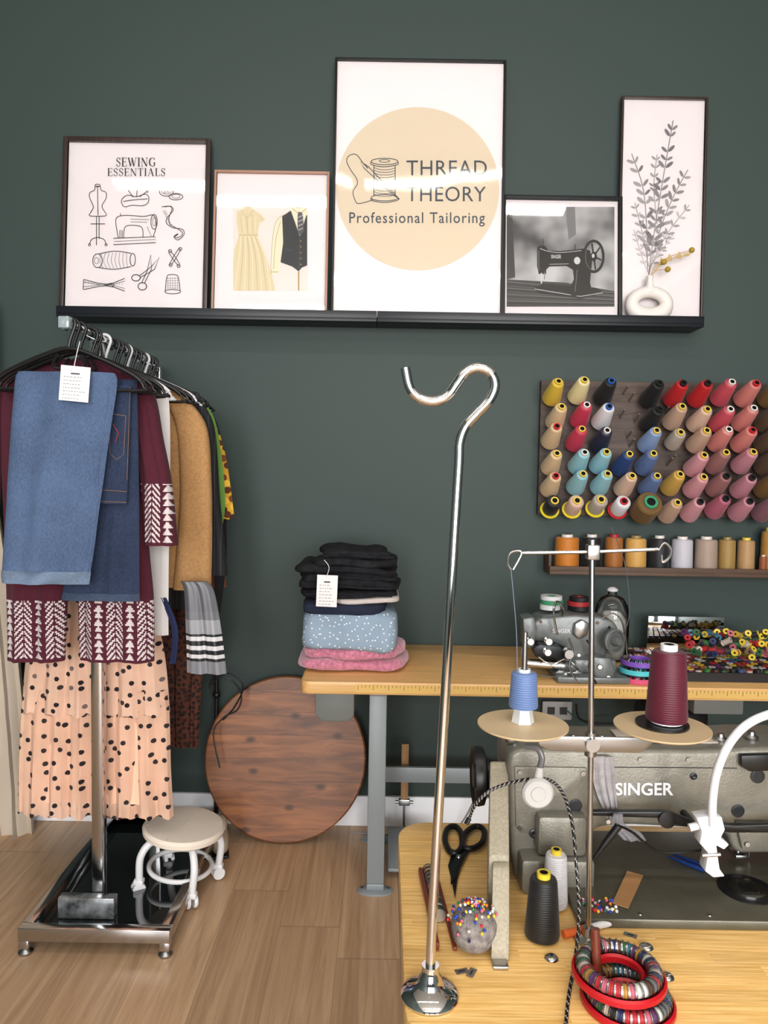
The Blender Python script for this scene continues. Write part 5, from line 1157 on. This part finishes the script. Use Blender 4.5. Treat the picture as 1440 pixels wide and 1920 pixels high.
g=G(); g.cyl(T(1056,1752,TZ+.007),T(1096,1742,TZ+.007),.006,P('orange_pen',C(226,110,50),.4)); g.cyl(T(1096,1742,TZ+.007),T(1150,1728,TZ+.007),.0055,whitep); g.obj('marker_pen',label='white and orange marker pen on the table',cat='pen')
g=G(); zz=TZ+.0175; g.prism([T(1176,1634,zz),T(1206,1642,zz),T(1178,1704,zz),T(1148,1694,zz)],(0,0,.0012),P('kraft',C(176,132,88),.8)); g.obj('kraft_label',label='small brown kraft paper label on machine bed',cat='label')
r=root('pin_box',T(1122,1722),'clear plastic box of colourful pins','pin box')
p=T(1124,1718)
G().box(p+V(0,0,.008),(.055,.04,.014),P('clear_box',C(220,225,225),.1,trans=.8),bev=.003,R=Matrix.Rotation(.3,3,'Z')).obj('box',r)
g=G()
for k in range(46):
    nm,c=random.choice(HC); g.sph(p+V(random.uniform(-.026,.026),random.uniform(-.018,.018),.0165+random.uniform(0,.003)),.0028,P('pin_'+nm,C(*c),.25),8,6)
o=g.obj('pin_heads',r); o['kind']='stuff'
for k,(x0_,y0_,x1_,y1_) in enumerate(((1254,1606,1320,1632),(1258,1600,1322,1624))):
    g=G(); zz=TZ+.021; g.tube([T(x0_,y0_,zz),T((x0_+x1_)/2,(y0_+y1_)/2,zz),T(x1_,y1_,zz)],[.0015,.0035,.004],P('blue_metal',C(40,70,140),.3,.4)); g.obj('seam_ripper',label='blue slim seam ripper on the machine bed',cat='seam ripper',group='blue seam rippers')
g=G(); p=T(1425,1735); g.box(p+V(0,0,.006),(.06,.018,.01),blackp,bev=.002); g.obj('black_clip',label='small black metal clip at bed edge',cat='clip')
def shoe(px,py,mat,a_,label):
    p=T(px,py,0); g=G(); R3=Matrix.Rotation(a_,3,'Z')
    g.sq(p+V(0,0,.035),(.034,.09,.030),mat,e=.7,n=28,m=12,R=R3); g.sq(p+R3@V(0,.045,.065),(.03,.04,.04),mat,e=.7,n=24,m=12,R=R3); g.box(p+V(0,0,.006),(.064,.18,.012),blackp,R=R3,bev=.005); g.obj('shoe',label=label,cat='shoe')
shoe(412,1590,P('cream_leather',C(190,176,156),.5),.25,'cream leather shoe on the floor by wall')
g=G(); p=T(738,1668,0); g.prism([V(p.x-.02,-.42,.03),V(p.x+.16,-.42,.03),V(p.x+.16,-.18,.07),V(p.x-.02,-.18,.07)],(0,0,.012),grey,bev=.003); g.bb((p.x,-.36,0),(p.x+.14,-.22,.045),mdark,bev=.002); g.obj('foot_pedal',label='grey metal treadle pedal beneath the table',cat='pedal')
g=G(); g.tube(sm([U(640,1560,-.06),T(760,1566,.01),T(850,1556,.01),U(890,1500,-.1),U(905,1470,-.12)],8),.004,P('grey_cable',C(150,150,155),.5),n=8); g.obj('power_cable',label='pale grey power cable along the wall',cat='cable')
# ================================================================ LIGHT / WORLD / CAMERA
w=bpy.data.worlds.new('W'); SC.world=w; w.use_nodes=True; nt=w.node_tree; bg_=nt.nodes['Background']
bg_.inputs[0].default_value=(.95,.97,1,1); bg_.inputs[1].default_value=2.6
for lx_ in (-1.1,.6,2.3):
    ld=bpy.data.lights.new('daylight','AREA'); ld.energy=80; ld.size=1.2; ld.size_y=2.6; ld.shape='RECTANGLE'; ld.color=(1,.98,.96)
    lo=bpy.data.objects.new('storefront_daylight',ld); SC.collection.objects.link(lo); lo.location=(lx_,-6.95,1.95); lo.rotation_euler=(radians(90),0,0)
cd=bpy.data.cameras.new('Camera'); cam=bpy.data.objects.new('Camera',cd); SC.collection.objects.link(cam)
cd.sensor_fit='VERTICAL'; cd.sensor_height=36; cd.sensor_width=27; cd.lens=F/1920*36
cam.matrix_world=Matrix.Translation(CAM)@RM.to_4x4(); cd.clip_start=.05; SC.camera=cam
SC.view_settings.view_transform='Standard'
SC.view_settings.exposure=.40
SC.view_settings.gamma=.94
